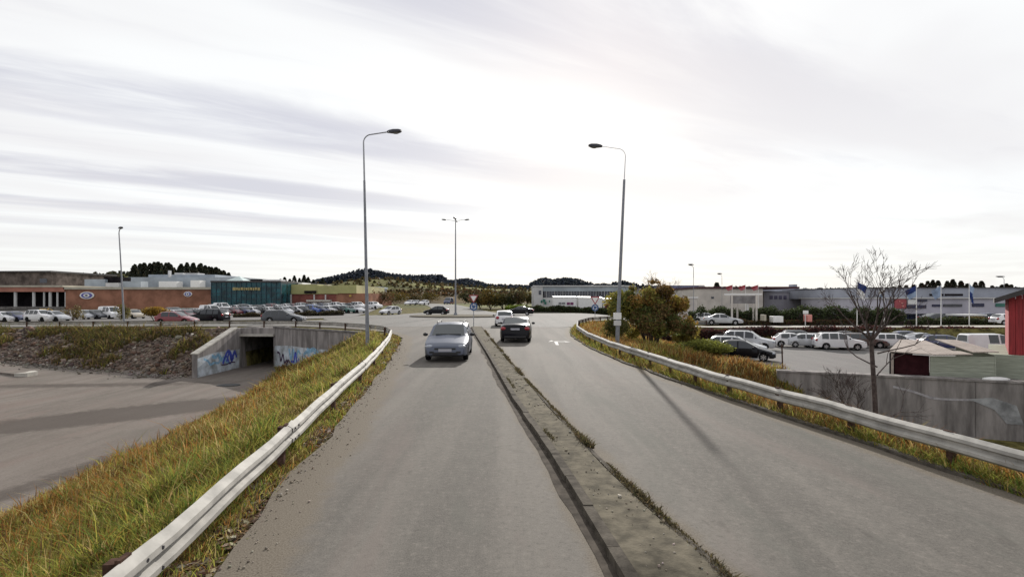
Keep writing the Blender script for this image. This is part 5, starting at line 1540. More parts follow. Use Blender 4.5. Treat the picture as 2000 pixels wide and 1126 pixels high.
for k in range(nco):     # corrugated sheets
    t0, t1 = k / nco, (k + 0.94) / nco
    f0 = Vector(pl_[1]).lerp(Vector(pl_[2]), t0); f1 = Vector(pl_[1]).lerp(Vector(pl_[2]), t1)
    b0 = Vector((25.3, 33.2)).lerp(Vector(pl_[3]), t0); b1 = Vector((25.3, 33.2)).lerp(Vector(pl_[3]), t1)
    if k in (8, 9, 10): b0 = f0.lerp(b0, 0.25); b1 = f1.lerp(b1, 0.25)
    lift = 0.12 if k > 10 else 0.0
    zf = -0.66 + 0.10 * t0 + lift; zb_ = -0.14 + lift if k not in (8, 9, 10) else -0.53
    MB().prism([L(f0 - Vector((0.0, 0.18))), L(f1 - Vector((0.0, 0.18))), L(b1), L(b0)], [zf + .02 - oz] * 2 + [zb_ + .02 - oz] * 2, [zf + .07 - oz] * 2 + [zb_ + .07 - oz] * 2).build('roof_sheet', M_SHEDROOF, sd_)
MB().prism([L((22.4, 30.5)), L((23.85, 29.1)), L((25.28, 33.2)), L((25.2, 33.25))], [v - oz for v in (-.6, -.64, -.13, -.13)], [v - oz for v in (-.55, -.59, -.08, -.08)]).build('roof_sheet', M_SHEDROOF, sd_)
hs = thing('red_house', 'red boarded house with dark eaves on a pale base at the right edge', 'house', (29.62, 29.2, -1.95), R(-43))
ox, oy, oz = hs.location
MB().box(28.75 - ox, 40 - ox, 28.9 - oy, 38 - oy, -0.2, 1.32).build('base_wall', M_SHED, hs)
MB().box(28.55 - ox, 28.74 - ox, 28.8 - oy, 29.0 - oy, -0.2, 1.32).build('corner_post', M_ROOFDK, hs)
for k in range(38):      # vertical boards
    x0 = 29.62 + k * 0.27
    MB().box(x0 - ox, x0 + 0.255 - ox, 29.2 - oy - 0.01 * (k % 2), 29.25 - oy, 1.322, 4.6 + min(1.6, 0.4 * k * 0.27)).build('board', M_RED, hs)
MB().box(29.6 - ox, 40 - ox, 29.252 - oy, 38 - oy, 1.322, 4.5).build('wall', M_RED, hs)
gx0, gx1, gx2 = 29.0, 34.8, 40.6
rf = MB()
for (p, q_, zA, zB) in (((gx0, 4.25), (gx1, 6.7), 0, 0), ((gx1, 6.7), (gx2, 4.25), 0, 0)):
    rf.add([(p[0] - ox, 28.7 - oy, p[1]), (q_[0] - ox, 28.7 - oy, q_[1]), (q_[0] - ox, 38.4 - oy, q_[1]), (p[0] - ox, 38.4 - oy, p[1]),
            (p[0] - ox, 28.7 - oy, p[1] + 0.28), (q_[0] - ox, 28.7 - oy, q_[1] + 0.28), (q_[0] - ox, 38.4 - oy, q_[1] + 0.28), (p[0] - ox, 38.4 - oy, p[1] + 0.28)],
           [(0, 3, 2, 1), (4, 5, 6, 7), (0, 1, 5, 4), (1, 2, 6, 5), (2, 3, 7, 6), (3, 0, 4, 7)])
rf.build('roof', M_ROOFDK, hs)
hs.location.x -= 1.27
tp_ = MB(); tp_.ell((26.2, 27.72, -1.79), (0.75, 0.30, 0.12), 14, 7)
tag(tp_.build('tarpaulin', M_WHITE, None, True), 'white tarpaulin bundle on the wall top below the red house', 'tarpaulin')
pp = MB().tube([(17.6, 33.3, -2.0), (17.55, 33.3, -0.35)], 0.045, 8).build('bare_post', M_RUST); tag(pp, 'thin dark bare post at the near corner of the right car park', 'post')

# ------------------------------------------------------------------ lamp posts, signs, flags
def lamp(label, x, y, h_, arm, head_dir, lean=(0, 0), rad=0.095, plate=False, zb=None, headw=0.17, headl=0.75, thin=0.035, step=0.80):
    z0 = (gz(x, y) if zb is None else zb)
    o = thing('lamp_post', label, 'lamp post', (x, y, z0))
    top = Vector((lean[0], lean[1], h_ - 0.35))
    mid = top * step
    MB().tube([(0, 0, -0.3), (0, 0, 1.1), tuple(mid * (1.1 / mid.z + 0.0))], [rad * 1.15, rad * 1.15, rad], 12) if False else None
    b = MB(); b.tube([(0, 0, -0.4), tuple(mid * 0.12), tuple(mid * 0.4), tuple(mid)], [rad * 1.1, rad * 1.05, rad * 0.85, rad * 0.62], 12)
    b.build('pole', M_POLE, o, True)
    hd = Vector((head_dir[0], head_dir[1], 0)).normalized()
    pts = [tuple(mid), tuple(top - Vector((0, 0, 0.25)))]
    for k in range(1, 7):
        a = k / 6 * math.pi / 2
        pts.append(tuple(top + hd * (0.45 * (1 - math.cos(a))) + Vector((0, 0, -0.25 + 0.45 * math.sin(a)))))
    endp = top + hd * arm + Vector((0, 0, 0.32))
    pts.append(tuple(endp))
    MB().tube(pts, [thin * 1.5, thin * 1.2] + [thin] * 7, 8).build('arm', M_GALV_D, o, True)
    # lantern: flattened wedge body with a clear bowl beneath
    e = endp
    side = Vector((-hd.y, hd.x, 0))
    up_ = Vector((0, 0, 1))
    prof = [(-0.15, 0.35, 0.05, 0.05), (0.05, 0.75, 0.09, 0.06), (0.35, 1.0, 0.11, 0.09), (0.8, 0.95, 0.09, 0.08), (1.0, 0.6, 0.05, 0.04)]
    vs, fs = [], []
    for t, wv, hu, hl in prof:
        c = e + hd * (t * headl) + Vector((0, 0, 0.03 * t))
        for a_, b_2 in ((-1, -hl), (1, -hl), (1, hu * 0.4), (0.6, hu), (-0.6, hu), (-1, hu * 0.4)):
            vs.append(tuple(c + side * (a_ * wv * headw) + up_ * b_2))
    for i in range(len(prof) - 1):
        for j in range(6): fs.append((i * 6 + j, i * 6 + (j + 1) % 6, (i + 1) * 6 + (j + 1) % 6, (i + 1) * 6 + j))
    fs += [tuple(range(5, -1, -1)), tuple(range(24, 30))]
    hdb = MB().add(vs, fs).build('lantern', M_DARK, o, True, 50)
    c = e + hd * headl * 0.55
    MB().ell((0, 0, 0), (headl * 0.32, headw * 0.75, 0.09), 10, 6).build('lamp_glass', mat('lamp_glass', (0.16, 0.16, 0.16), 0.2), hdb, True)
    gl = hdb.children[0]; gl.location = (c.x, c.y, c.z - 0.06); gl.rotation_euler = (0, 0, math.atan2(hd.y, hd.x))
    if plate:
        MB().box(-0.24, 0.24, -0.16, -0.13, 1.75, 2.15).build('number_plate', M_WHITE, o)
        MB().box(-0.22, 0.22, -0.165, -0.135, 1.38, 1.68).build('number_plate', M_PALEBLD, o)
        MB().box(-0.17, 0.17, -0.128, 0.12, 1.5, 1.56).build('bracket', M_GALV_D, o)
    return o


lamp('tall grey lamp post with curved arm on the left verge', -8.45, 30.0, 12.75, 1.55, (1, -0.12), (-0.25, 0), rad=0.105, headl=0.74)
lamp('tall grey lamp post with white number plates on the right verge', 6.35, 31.0, 12.2, 1.55, (-1, -0.1), (0.52, 0), rad=0.115, plate=True, thin=0.016, step=0.86, headl=0.72)
lamp('slim lamp post standing on the left roadside before the brick mall', -44.3, 58.5, 11.1, 0.15, (0.8, -0.6), (-0.6, 0), rad=0.10, headl=0.8, thin=0.05)
lamp('distant thin lamp post rising right of the big autumn bush', 27.3, 77, 8.6, 0.1, (-1, -0.2), (0, 0), rad=0.05, headl=0.75, thin=0.035)
lamp('distant thin lamp post above the beige shop', 36.9, 90, 7.9, 0.1, (-1, 0), (0, 0), rad=0.035, headl=0.7, thin=0.025)
lamp('distant lamp post behind the red house at the right edge', 86.5, 90, 7.4, 0.1, (-1, 0), (0, 0), rad=0.05, headl=1.3, thin=0.035)
# four armed mast on the roundabout
mx, my = -8.6, 78.0
ml = thing('lamp_mast', 'tall slim mast with four lamp heads on the roundabout island', 'lamp post', (mx, my, 0.16))
MB().tube([(0, 0, -0.2), (0, 0, 4), (0, 0, 14.5)], [0.15, 0.12, 0.07], 12).build('pole', M_POLE, ml, True)
MB().tube([(0, 0, 0.0), (0, 0, 0.35)], [0.30, 0.24], 12).build('base', M_POLE, ml)
for k, (ax, ay) in enumerate(((1, 0), (-1, 0), (0, 1), (0, -1))):
    arm = MB().tube([(0, 0, 14.3), (ax * 0.8, ay * 0.8, 14.45), (ax * 1.5, ay * 1.5, 14.5)], 0.03, 6).build('arm', M_GALV_D, ml)
    b = MB()
    b.ell((0, 0, 0), (0.42, 0.17, 0.11), 10, 6)
    hh_ = b.build('lantern', M_DARK, arm, True)
    hh_.location = (ax * 1.75, ay * 1.75, 14.52); hh_.rotation_euler = (0, -0.12, math.atan2(ay, ax))
MB().ell((0, 0, 14.62), (0.14, 0.14, 0.16), 10, 6).build('finial', M_DARK, ml, True)


def traffic_sign(label, x, y, h_tri, size, rnd):
    z0 = max(gz(x, y), -0.1)
    o = thing('traffic_sign', label, 'traffic sign', (x, y, z0))
    MB().tube([(0, 0.06, -0.2), (0, 0.06, h_tri + size)], 0.035, 8).build('pole', M_GALV_D, o)
    s = size
    def tri(k, yo, m, nm, par):
        pts = [(-s * 0.58 * k, s * 0.34 * k), (s * 0.58 * k, s * 0.34 * k), (0, -s * 0.66 * k)]
        v0 = [(p[0], yo, h_tri + s * 0.5 + p[1]) for p in pts]; v1 = [(p[0], yo + 0.02, h_tri + s * 0.5 + p[1]) for p in pts]
        return MB().add(v0 + v1, [(0, 1, 2), (5, 4, 3), (0, 3, 4, 1), (1, 4, 5, 2), (2, 5, 3, 0)]).build(nm, m, par)
    pl = tri(1.0, 0.0, M_REDSIGN, 'give_way_plate', o)
    tri(0.66, -0.006, M_WHITE, 'white_field', pl)
    a_ = np.linspace(0, 2 * math.pi, 25)[:-1]
    def disc(rr, yo, m, nm, par, zc):
        v0 = [(rr * math.cos(t), yo, zc + rr * math.sin(t)) for t in a_]; v1 = [(rr * math.cos(t), yo + 0.02, zc + rr * math.sin(t)) for t in a_]
        n = len(v0)
        return MB().add(v0 + v1, [tuple(range(n)), tuple(range(2 * n - 1, n - 1, -1))] + [(i, (i + 1) % n, n + (i + 1) % n, n + i) for i in range(n)]).build(nm, m, par)
    zc = h_tri - rnd * 1.15
    dd = disc(rnd, 0.0, M_BLUESIGN, 'blue_disc', o, zc)
    # three white roundabout arrows
    b = MB()
    for k in range(3):
        t0 = k * 2.094 + 0.3
        for i in range(5):
            u0, u1 = t0 + i * 0.25, t0 + (i + 1) * 0.25
            b.add([(rnd * .62 * math.cos(u0), -0.006, zc + rnd * .62 * math.sin(u0)), (rnd * .48 * math.cos(u0), -0.006, zc + rnd * .48 * math.sin(u0)), (rnd * .48 * math.cos(u1), -0.006, zc + rnd * .48 * math.sin(u1)), (rnd * .62 * math.cos(u1), -0.006, zc + rnd * .62 * math.sin(u1))], [(0, 1, 2, 3)])
        u = t0 + 1.25
        b.add([(rnd * .8 * math.cos(u), -0.006, zc + rnd * .8 * math.sin(u)), (rnd * .3 * math.cos(u), -0.006, zc + rnd * .3 * math.sin(u)), (rnd * .56 * math.cos(u + .45), -0.006, zc + rnd * .56 * math.sin(u + .45))], [(0, 1, 2)])
    b.build('arrows', M_WHITE, dd)
    return o


traffic_sign('red and white give way triangle over a blue roundabout disc on the divider tip', -3.45, 46.0, 2.35, 0.75, 0.36)
traffic_sign('red triangle sign over a blue disc at the right roadside by the office block', 10.0, 61.6, 2.1, 1.0, 0.42)


def flag(label, px, Yd, top_py, m1, m2, fl_h, fl_w, base_py, swing=-1, group=None, zb=None, slant=0.0):
    x = wx(px, Yd)
    z0 = -0.8 if zb is None else zb
    zt_ = wz(top_py, Yd)
    o = thing('flagpole', label, 'flag', (x, Yd, z0), group=group)
    MB().tube([(0, 0, -0.2), (0, 0, zt_ - z0)], [0.055, 0.03], 8).build('pole', M_WHITE, o)
    vs, fs, mi = [], [], []
    nu_, nv_ = 8, 10
    for j in range(nv_ + 1):
        for i in range(nu_ + 1):
            a, c = i / nu_, j / nv_
            vs.append((swing * (0.05 + a * fl_w * (1 - 0.35 * c) + c * slant), 0.18 * math.sin(a * 7 + c * 3) * a, zt_ - z0 - 0.1 - c * fl_h - a * fl_h * 0.45))
    for j in range(nv_):
        for i in range(nu_):
            k = j * (nu_ + 1) + i
            fs.append((k, k + 1, k + nu_ + 2, k + nu_ + 1)); mi.append(1 if (j > nv_ * 0.45) else 0)
    b = MB(); b.add(vs, fs); b.m = mi
    b.build('cloth', [m1, m2], o, True, 80)
    return o


flag('white flagpole with pale blue flag standing behind the bare tree', 1674, 60, 548, M_FLAGD, M_WHITE, 1.5, 1.2, 690, 1)
flag('white flagpole with dark blue and pale blue flag left of the shed', 1790, 60, 556, M_FLAGD, M_FLAGB, 1.2, 1.2, 690, -1)
flag('white flagpole with light blue flag above the shed roof', 1838, 60, 556, M_FLAGB, M_FLAGB, 1.2, 1.0, 690, -1)
flag('white flagpole with drooping blue flag left of the white shelter', 1893, 66, 552, M_FLAGB, M_FLAGD, 1.8, 0.7, 690, 1)
flag('white flagpole without much flag just right of the bare tree', 1727, 60, 560, M_WHITE, M_FLAGB, 0.9, 0.5, 690, -1)
for px, lab in ((1431, 'leftmost'), (1456, 'middle'), (1481, 'rightmost')):
    flag('faded red flag above the white portal frame, %s of the three' % lab, px, 90, 555, M_FLAGR, mat('faded_pink_cloth', (0.42, 0.14, 0.16), 0.85), 0.75, 1.2, 600, -1, 'red flags above the portal frame')


# ------------------------------------------------------------------ cars
SPEC = {
    'hatchback': dict(L=4.05, W=1.73, prof=[(0, .52), (.05, .62), (.25, .73), (1.0, .93), (1.1, .96), (1.95, 1.41), (2.4, 1.47), (3.15, 1.44), (3.45, 1.36), (3.88, 1.0), (3.98, .90), (4.05, .52)],
                      fg=(1.12, 1.93), rg=(3.45, 3.86), sides=[(1.52, 2.42), (2.52, 3.3)], fw=.78, rw=3.32, belt=.92),
    'saloon': dict(L=4.75, W=1.82, prof=[(0, .52), (.05, .63), (.3, .74), (1.3, .95), (1.42, .97), (2.2, 1.38), (2.7, 1.44), (3.15, 1.42), (3.4, 1.35), (4.05, 1.09), (4.15, 1.07), (4.6, 1.03), (4.7, .92), (4.75, .55)],
                   fg=(1.44, 2.18), rg=(3.4, 4.03), sides=[(1.85, 2.7), (2.8, 3.55)], fw=.92, rw=3.72, belt=.94),
    'estate': dict(L=4.55, W=1.77, prof=[(0, .54), (.05, .64), (.28, .75), (1.15, .95), (1.27, .98), (2.05, 1.41), (2.5, 1.47), (3.8, 1.44), (4.1, 1.34), (4.4, 1.0), (4.5, .90), (4.55, .55)],
                   fg=(1.29, 2.03), rg=(4.1, 4.38), sides=[(1.68, 2.5), (2.6, 3.35), (3.45, 4.0)], fw=.86, rw=3.5, belt=.94),
    'jeep': dict(L=4.45, W=1.84, prof=[(0, .62), (.05, .80), (.28, .92), (1.1, 1.07), (1.2, 1.10), (1.85, 1.60), (2.3, 1.68), (3.7, 1.65), (3.98, 1.55), (4.28, 1.14), (4.4, 1.0), (4.45, .62)],
                fg=(1.22, 1.83), rg=(3.98, 4.26), sides=[(1.55, 2.4), (2.5, 3.2), (3.3, 3.9)], fw=.85, rw=3.55, belt=1.06),
    'van': dict(L=4.9, W=1.92, prof=[(0, .55), (.05, .78), (.25, .92), (.75, 1.12), (.85, 1.16), (1.65, 1.92), (2.0, 2.0), (4.6, 1.98), (4.8, 1.86), (4.88, 1.2), (4.9, .55)],
                fg=(.88, 1.62), rg=(4.8, 4.87), sides=[(1.3, 2.1), (2.25, 3.1)], fw=.85, rw=3.9, belt=1.14),
}
PROTO = {}


def loft(spec):
    Ln, Wd = spec['L'], spec['W']
    st = set(np.round(np.arange(0, Ln + .01, Ln / 26), 3))
    for p in spec['prof']: st.add(p[0])
    for a, c in [spec['fg'], spec['rg']] + spec['sides']: st.add(a); st.add(c)
    for wv in (spec['fw'], spec['rw']):
        for dlt in (-.385, -.365, -.30, -.19, 0, .19, .30, .365, .385): st.add(round(wv + dlt, 3))
    st = sorted(st)
    ss = [st[0]]
    for q in st[1:]:
        if q - ss[-1] > 0.012: ss.append(q)
    px, pz = zip(*spec['prof'])
    rings, V = [], []
    for s in ss:
        zt_ = float(np.interp(s, px, pz))
        edge = min(s, Ln - s)
        wv = Wd / 2 * (0.80 + 0.20 * min(1, (edge / 0.55)) ** 0.5) if edge < .55 else Wd / 2
        zb = 0.24 if edge > .15 else 0.30
        for c in (spec['fw'], spec['rw']):
            d = abs(s - c)
            if d < .37: zb = max(zb, .31 + math.sqrt(max(0, .37 ** 2 - d * d)))
        belt = min(spec['belt'], zt_ - .05)
        rise = max(0, zt_ - belt - .05)
        wr = wv * (0.93 - 0.30 * min(rise, .55)) if rise < .9 else wv * .80
        zs = max(belt + .012, zt_ - .055)
        zm = min(max(.56, zb + .045), belt - .02)
        ring = [(0, zb), (wv * .90, zb), (wv * .982, min(zb + .03, zm - .01)), (wv, zm), (wv * .965, belt), (wr, zs), (wr * .84, zt_ - .006), (0, zt_ + .02)]
        full = [(x, z) for x, z in ring] + [(-x, z) for x, z in ring[-2:0:-1]]
        rings.append(range(len(V), len(V) + len(full)))
        V += [(x, Ln / 2 - s, z) for x, z in full]
    cls = {'body': [], 'windscreen': [], 'rear_window': [], 'side_window': [], 'side_window2': []}
    nr = len(rings[0])
    def within(a, c, iv): return a >= iv[0] - 1e-4 and c <= iv[1] + 1e-4
    for i in range(len(ss) - 1):
        a, c = ss[i], ss[i + 1]
        for j in range(nr):
            f = (rings[i][j], rings[i][(j + 1) % nr], rings[i + 1][(j + 1) % nr], rings[i + 1][j])
            k = j if j < 7 else nr - 1 - j
            key = 'body'
            if k == 6 and within(a, c, spec['fg']): key = 'windscreen'
            elif k == 6 and within(a, c, spec['rg']): key = 'rear_window'
            elif k == 4 and any(within(a, c, iv) for iv in spec['sides']): key = 'side_window' if j < 7 else 'side_window2'
            cls[key].append(f)
    cls['body'].append(tuple(rings[0])); cls['body'].append(tuple(reversed(rings[-1])))
    return V, cls


def sub(V, faces):
    idx = sorted({i for f in faces for i in f}); mp = {o: k for k, o in enumerate(idx)}
    m = MB(); m.add([V[i] for i in idx], [tuple(mp[i] for i in f) for f in faces])
    return m


def slot_paint(o, m):
    o.material_slots[0].link = 'OBJECT'; o.material_slots[0].material = m


def wheel_mesh():
    t = MB()
    prof = [(0.20, -.09), (.28, -.10), (.305, -.075), (.312, 0), (.305, .075), (.28, .10), (.20, .09)]
    n = 20
    vs = [(x, r_ * math.cos(2 * math.pi * k / n), r_ * math.sin(2 * math.pi * k / n)) for k in range(n) for r_, x in prof]
    m_ = len(prof)
    fs = [(k * m_ + j, k * m_ + j + 1, ((k + 1) % n) * m_ + j + 1, ((k + 1) % n) * m_ + j) for k in range(n) for j in range(m_ - 1)]
    t.add(vs, fs)
    r = MB()
    for k in range(6):
        a = 2 * math.pi * k / 6
        ca, sa = math.cos(a), math.sin(a)
        q = [(-.03, .02), (.03, .02), (.045, .205), (-.045, .205)]
        v0 = [(xx, u_ * ca - w_ * sa, u_ * sa + w_ * ca) for xx in (-.085, .085) for u_, w_ in q]
        r.add(v0, [(0, 1, 2, 3), (7, 6, 5, 4), (0, 4, 5, 1), (1, 5, 6, 2), (2, 6, 7, 3), (3, 7, 4, 0)])
    r.tube([(-.09, 0, 0), (.09, 0, 0)], .05, 10)
    b = MB(); b.tube([(-.05, 0, 0), (.05, 0, 0)], .21, 16)
    return t.mesh('tyre', M_RUBBER, True, 40), r.mesh('rim', M_ALLOY), b.mesh('brake_disc', M_BLKPL)


W_T, W_R, W_B = wheel_mesh()


def make_car(kind):
    sp = SPEC[kind]
    V, cls = loft(sp)
    root = bpy.data.objects.new('car', None); COL.objects.link(root)
    Ln, Wd = sp['L'], sp['W']
    body = sub(V, cls['body']).build('body', PAINT['white'], root, True, 32)
    for key, nm in (('windscreen', 'windscreen'), ('rear_window', 'rear_window'), ('side_window', 'side_window'), ('side_window2', 'side_window')):
        if cls[key]: sub(V, cls[key]).build(nm, M_GLASS, root, True, 40)
    hb = np.interp(.12, *zip(*sp['prof']))
    yf, yr = Ln / 2, -Ln / 2
    for sx in (-1, 1):
        for s_ in (sp['fw'], sp['rw']):
            w_ = bpy.data.objects.new('wheel', W_T); COL.objects.link(w_); w_.parent = root
            w_.location = (sx * (Wd / 2 - .115), yf - s_, .312)
            for me, nm in ((W_R, 'rim'), (W_B, 'hub')):
                r_ = bpy.data.objects.new(nm, me); COL.objects.link(r_); r_.parent = w_
        MB().ell((sx * Wd * .355, yf - .17, hb - .065), (.20, .15, .085), 12, 7).build('headlight', M_LENS, root, True)
        b = MB(); b.ell((0, 0, 0), (.11, .06, .075), 10, 6); o = b.build('door_mirror', M_BLKPL, root, True); o.location = (sx * (Wd / 2 + .11), yf - sp['fg'][0] - .30, sp['belt'] + .07)
        zt_ = .86 if kind != 'jeep' else 1.0
        tl = MB(); tl.ell((sx * Wd * .375, yr + .10, zt_ - .04), (.17, .12, .11 if kind in ('saloon',) else .16), 12, 7); tl.build('tail_light', M_TAIL, root, True)
        MB().box(sx * Wd * .30 - .09, sx * Wd * .30 + .09, yf - .03, yf + .012, .36, .44).build('fog_light', M_BLKPL, root)
    MB().box(-.42, .42, yf - .05, yf + .010, hb - .17, hb - .10).build('grille', M_BLKPL, root)
    MB().box(-.50, .50, yf - .05, yf + .008, .30, .40).build('air_intake', M_BLKPL, root)
    MB().box(-.26, .26, yf + .011, yf + .024, .43, .54).build('number_plate', M_PLATE, root)
    zr_ = .74 if kind == 'saloon' else .66
    MB().box(-.26, .26, yr - .02, yr + .02, zr_, zr_ + .11).build('number_plate', M_PLATE, root)
    MB().box(-.62, .62, yr - .012, yr + .05, .30, .40).build('rear_valance', M_BLKPL, root)
    if kind in ('estate', 'jeep'):
        zt_ = max(p[1] for p in sp['prof'])
        for sx in (-1, 1):
            MB().tube([(sx * .56, yf - sp['fg'][1] - .1, zt_ - .05), (sx * .57, yf - sp['fg'][1] - .25, zt_ + .055), (sx * .57, yf - sp['rg'][0] + .3, zt_ + .045), (sx * .56, yf - sp['rg'][0] + .12, zt_ - .04)], .018, 6).build('roof_rail', M_BLKPL, root)
    for sx in (-1, 1):
        MB().box(sx * .27 - .26, sx * .27 + .26, yf - sp['fg'][0] - .06, yf - sp['fg'][0] - .03, np.interp(sp['fg'][0] + .045, *zip(*sp['prof'])) + .012, np.interp(sp['fg'][0] + .045, *zip(*sp['prof'])) + .03).build('wiper', M_BLKPL, root)
    return root


def lite_mesh(kind):
    """whole small car in one mesh for the distant rows: paint, glass, rubber"""
    sp = SPEC[kind]
    V, cls = loft(sp)
    m = MB()
    m.add(V, cls['body'], 0)
    k = 0
    for key in ('windscreen', 'rear_window', 'side_window', 'side_window2'):
        m.f += cls[key]; m.m += [1] * len(cls[key])
    for sx in (-1, 1):
        for s_ in (sp['fw'], sp['rw']):
            m.tube([(sx * (sp['W'] / 2 - .2), sp['L'] / 2 - s_, .31), (sx * (sp['W'] / 2 - .01), sp['L'] / 2 - s_, .31)], .31, 12, 2)
        hb = float(np.interp(.12, *zip(*sp['prof'])))
        m.ell((sx * sp['W'] * .355, sp['L'] / 2 - .17, hb - .065), (.2, .15, .085), 8, 5, 3)
        m.ell((sx * sp['W'] * .375, -sp['L'] / 2 + .1, .82), (.17, .12, .13), 8, 5, 4)
    return m.mesh('parked_car', [PAINT['white'], M_GLASS, M_RUBBER, M_LENS, M_TAIL], True, 32)


LITE = {k: lite_mesh(k) for k in SPEC}
for k in SPEC:
    PROTO[k] = make_car(k)
USED = set()


def car(kind, colour, label, x, y, heading, name='car', z=None, group=None, scale=1.0, cat='car'):
    """heading in degrees: 0 drives away from the camera, 90 drives left, 180 comes closer"""
    if kind in USED:
        o = copy_tree(PROTO[kind])
    else:
        o = PROTO[kind]; USED.add(kind)
    o.name = name
    zz_ = float(road_z(np.array(x), np.array(y))) + 0.012 if z is None else z
    o.location = (x, y, zz_); o.rotation_euler = (0, 0, R(heading)); o.scale = (scale,) * 3
    for ch in o.children:
        if ch.name.split('.')[0] == 'body': slot_paint(ch, PAINT[colour])
    return tag(o, label, cat, group)


car('estate', 'grey blue', 'grey blue car with roof rails driving towards the camera in the left lane', -2.72, 22.6, 180 + 1.5)
c2 = car('saloon', 'black', 'shiny black saloon seen from behind in the right lane', 0.30, 31.9, -3)
car('hatchback', 'white', 'white hatchback partly hidden behind the black saloon in the right lane', -0.78, 49.2, 3)
car('saloon', 'black', 'black saloon seen from its side on the right of the roundabout', 1.15, 83.0, 84)
car('hatchback', 'black', 'black hatchback driving left beyond the roundabout lamp mast', -12.4, 84.0, 82)
car('hatchback', 'white', 'white car coming round on the left of the roundabout', -20.9, 88.0, 150)
car('hatchback', 'red', 'dark red car driving right on the left road above the bank', -36.8, 56.3, -88)
car('jeep', 'black', 'black estate car on the left road just beyond the dark red car', -36.4, 61.5, 86)
car('estate', 'grey', 'dark grey estate driving right over the underpass on the left road', -25.6, 57.5, -88)
# right car park, near cars
LZ = -1.945
car('hatchback', 'black', 'black hatchback parked nearest the yellow green bush', 17.3, 38.0, -118, z=LZ)
car('estate', 'silver', 'pale silver estate parked directly behind the black hatchback', 18.4, 42.0, -118, z=LZ)
car('jeep', 'silver', 'tall silver car parked behind the silver estate near the brown hedge', 21.2, 46.0, -120, z=LZ)
R2 = [(1550, 48.5, 'hatchback', 'white', 'white hatchback, leftmost of the row below the brown hedge'),
      (1580, 48.0, 'saloon', 'silver', 'silver saloon between the white hatchback and the white estate'),
      (1610, 47.5, 'estate', 'white', 'white estate beside the silver saloon below the brown hedge'),
      (1638, 46.0, 'jeep', 'white', 'white jeep with tall roof nearest the camera left of the bare tree'),
      (1683, 48.0, 'estate', 'brown', 'dark brown estate parked behind the bare tree trunk'),
      (1566, 52.3, 'estate', 'grey', 'dark grey estate behind the gap between the white hatchback and the silver saloon'),
      (1658, 51.6, 'saloon', 'black', 'black saloon just right of the tall white jeep'),
      (1716, 50.5, 'hatchback', 'silver', 'silver hatchback between the bare tree and the white estate near the shed'),
      (1779, 51.5, 'hatchback', 'dark blue', 'dark blue hatchback just behind the left end of the shed roof'),
      (1752, 47.5, 'estate', 'white', 'white estate parked left of the shed roof'),
      (1806, 49.0, 'saloon', 'silver', 'silver saloon half hidden behind the shed roof'),
      (1850, 45.5, 'estate', 'dark blue', 'dark blue estate showing through the gap in the shed roof')]
for px, Yd, kd, cl_, lab in R2: car(kd, cl_, lab, wx(px, Yd), Yd, -112 + rng.uniform(-6, 6), z=LZ, scale=0.9, group='cars parked below the brown hedge')
car('van', 'white', 'white minibus with red lower side parked beside the red house', wx(1955, 40.5), 41.5, -95, z=LZ, name='van', cat='van', scale=0.85)
MB().box(-0.985, 0.985, -2.2, 2.1, .34, .62).build('red_skirt', PAINT['red'], [o for o in bpy.data.objects if o.get('label', '').startswith('white minibus')][0])
car('saloon', 'silver', 'silver saloon parked right of the big bush on the upper side road', wx(1412, 66), 66, -112, z=-0.72)
car('hatchback', 'white', 'white hatchback tucked behind the silver saloon near the big bush', wx(1384, 70), 70, -120, z=-0.72)
car('hatchback', 'white', 'white hatchback showing beside the red house wall on the side road', wx(1972, 66), 66, -95, z=-0.75)
car('saloon', 'grey', 'grey saloon before the showroom windows', wx(1855, 71.5), 73.5, -90, z=-0.85)
car('hatchback', 'dark blue', 'dark hatchback parked near the showroom shelter', wx(1945, 72), 73, -90, z=-0.85)
car('van', 'dark blue', 'dark blue van on the far road behind the lamp mast', -20.4, 165, 172, name='van', cat='van', z=1.0, scale=1.12)
far_v = bpy.data.objects['van.002'] if 'van.002' in bpy.data.objects else None


def lite(kind, colour, label, x, y, heading, z, group):
    o = bpy.data.objects.new('parked_car', LITE[kind]); COL.objects.link(o)
    o.location = (x, y, z); o.rotation_euler = (0, 0, R(heading))
    slot_paint(o, PAINT[colour])
    return tag(o, label, 'car', group)


ORD = ['first', 'second', 'third', 'fourth', 'fifth', 'sixth', 'seventh', 'eighth', 'ninth', 'tenth', 'eleventh', 'twelfth', 'thirteenth', 'fourteenth', 'fifteenth', 'sixteenth', 'seventeenth', 'eighteenth', 'nineteenth', 'twentieth']


def row(desc, group, cars, Yd, heading):
    cars = sorted(cars)
    for i, (px, kd, cl_) in enumerate(cars):
        y_ = Yd + rng.uniform(-0.5, 0.5)
        lite(kd, cl_, '%s %s, %s car from the left in %s' % (cl_, kd, ORD[i], desc), wx(px, y_), y_, heading + rng.uniform(-3, 3), float(road_z(np.array(wx(px, y_)), np.array(y_))) + 0.02, group)


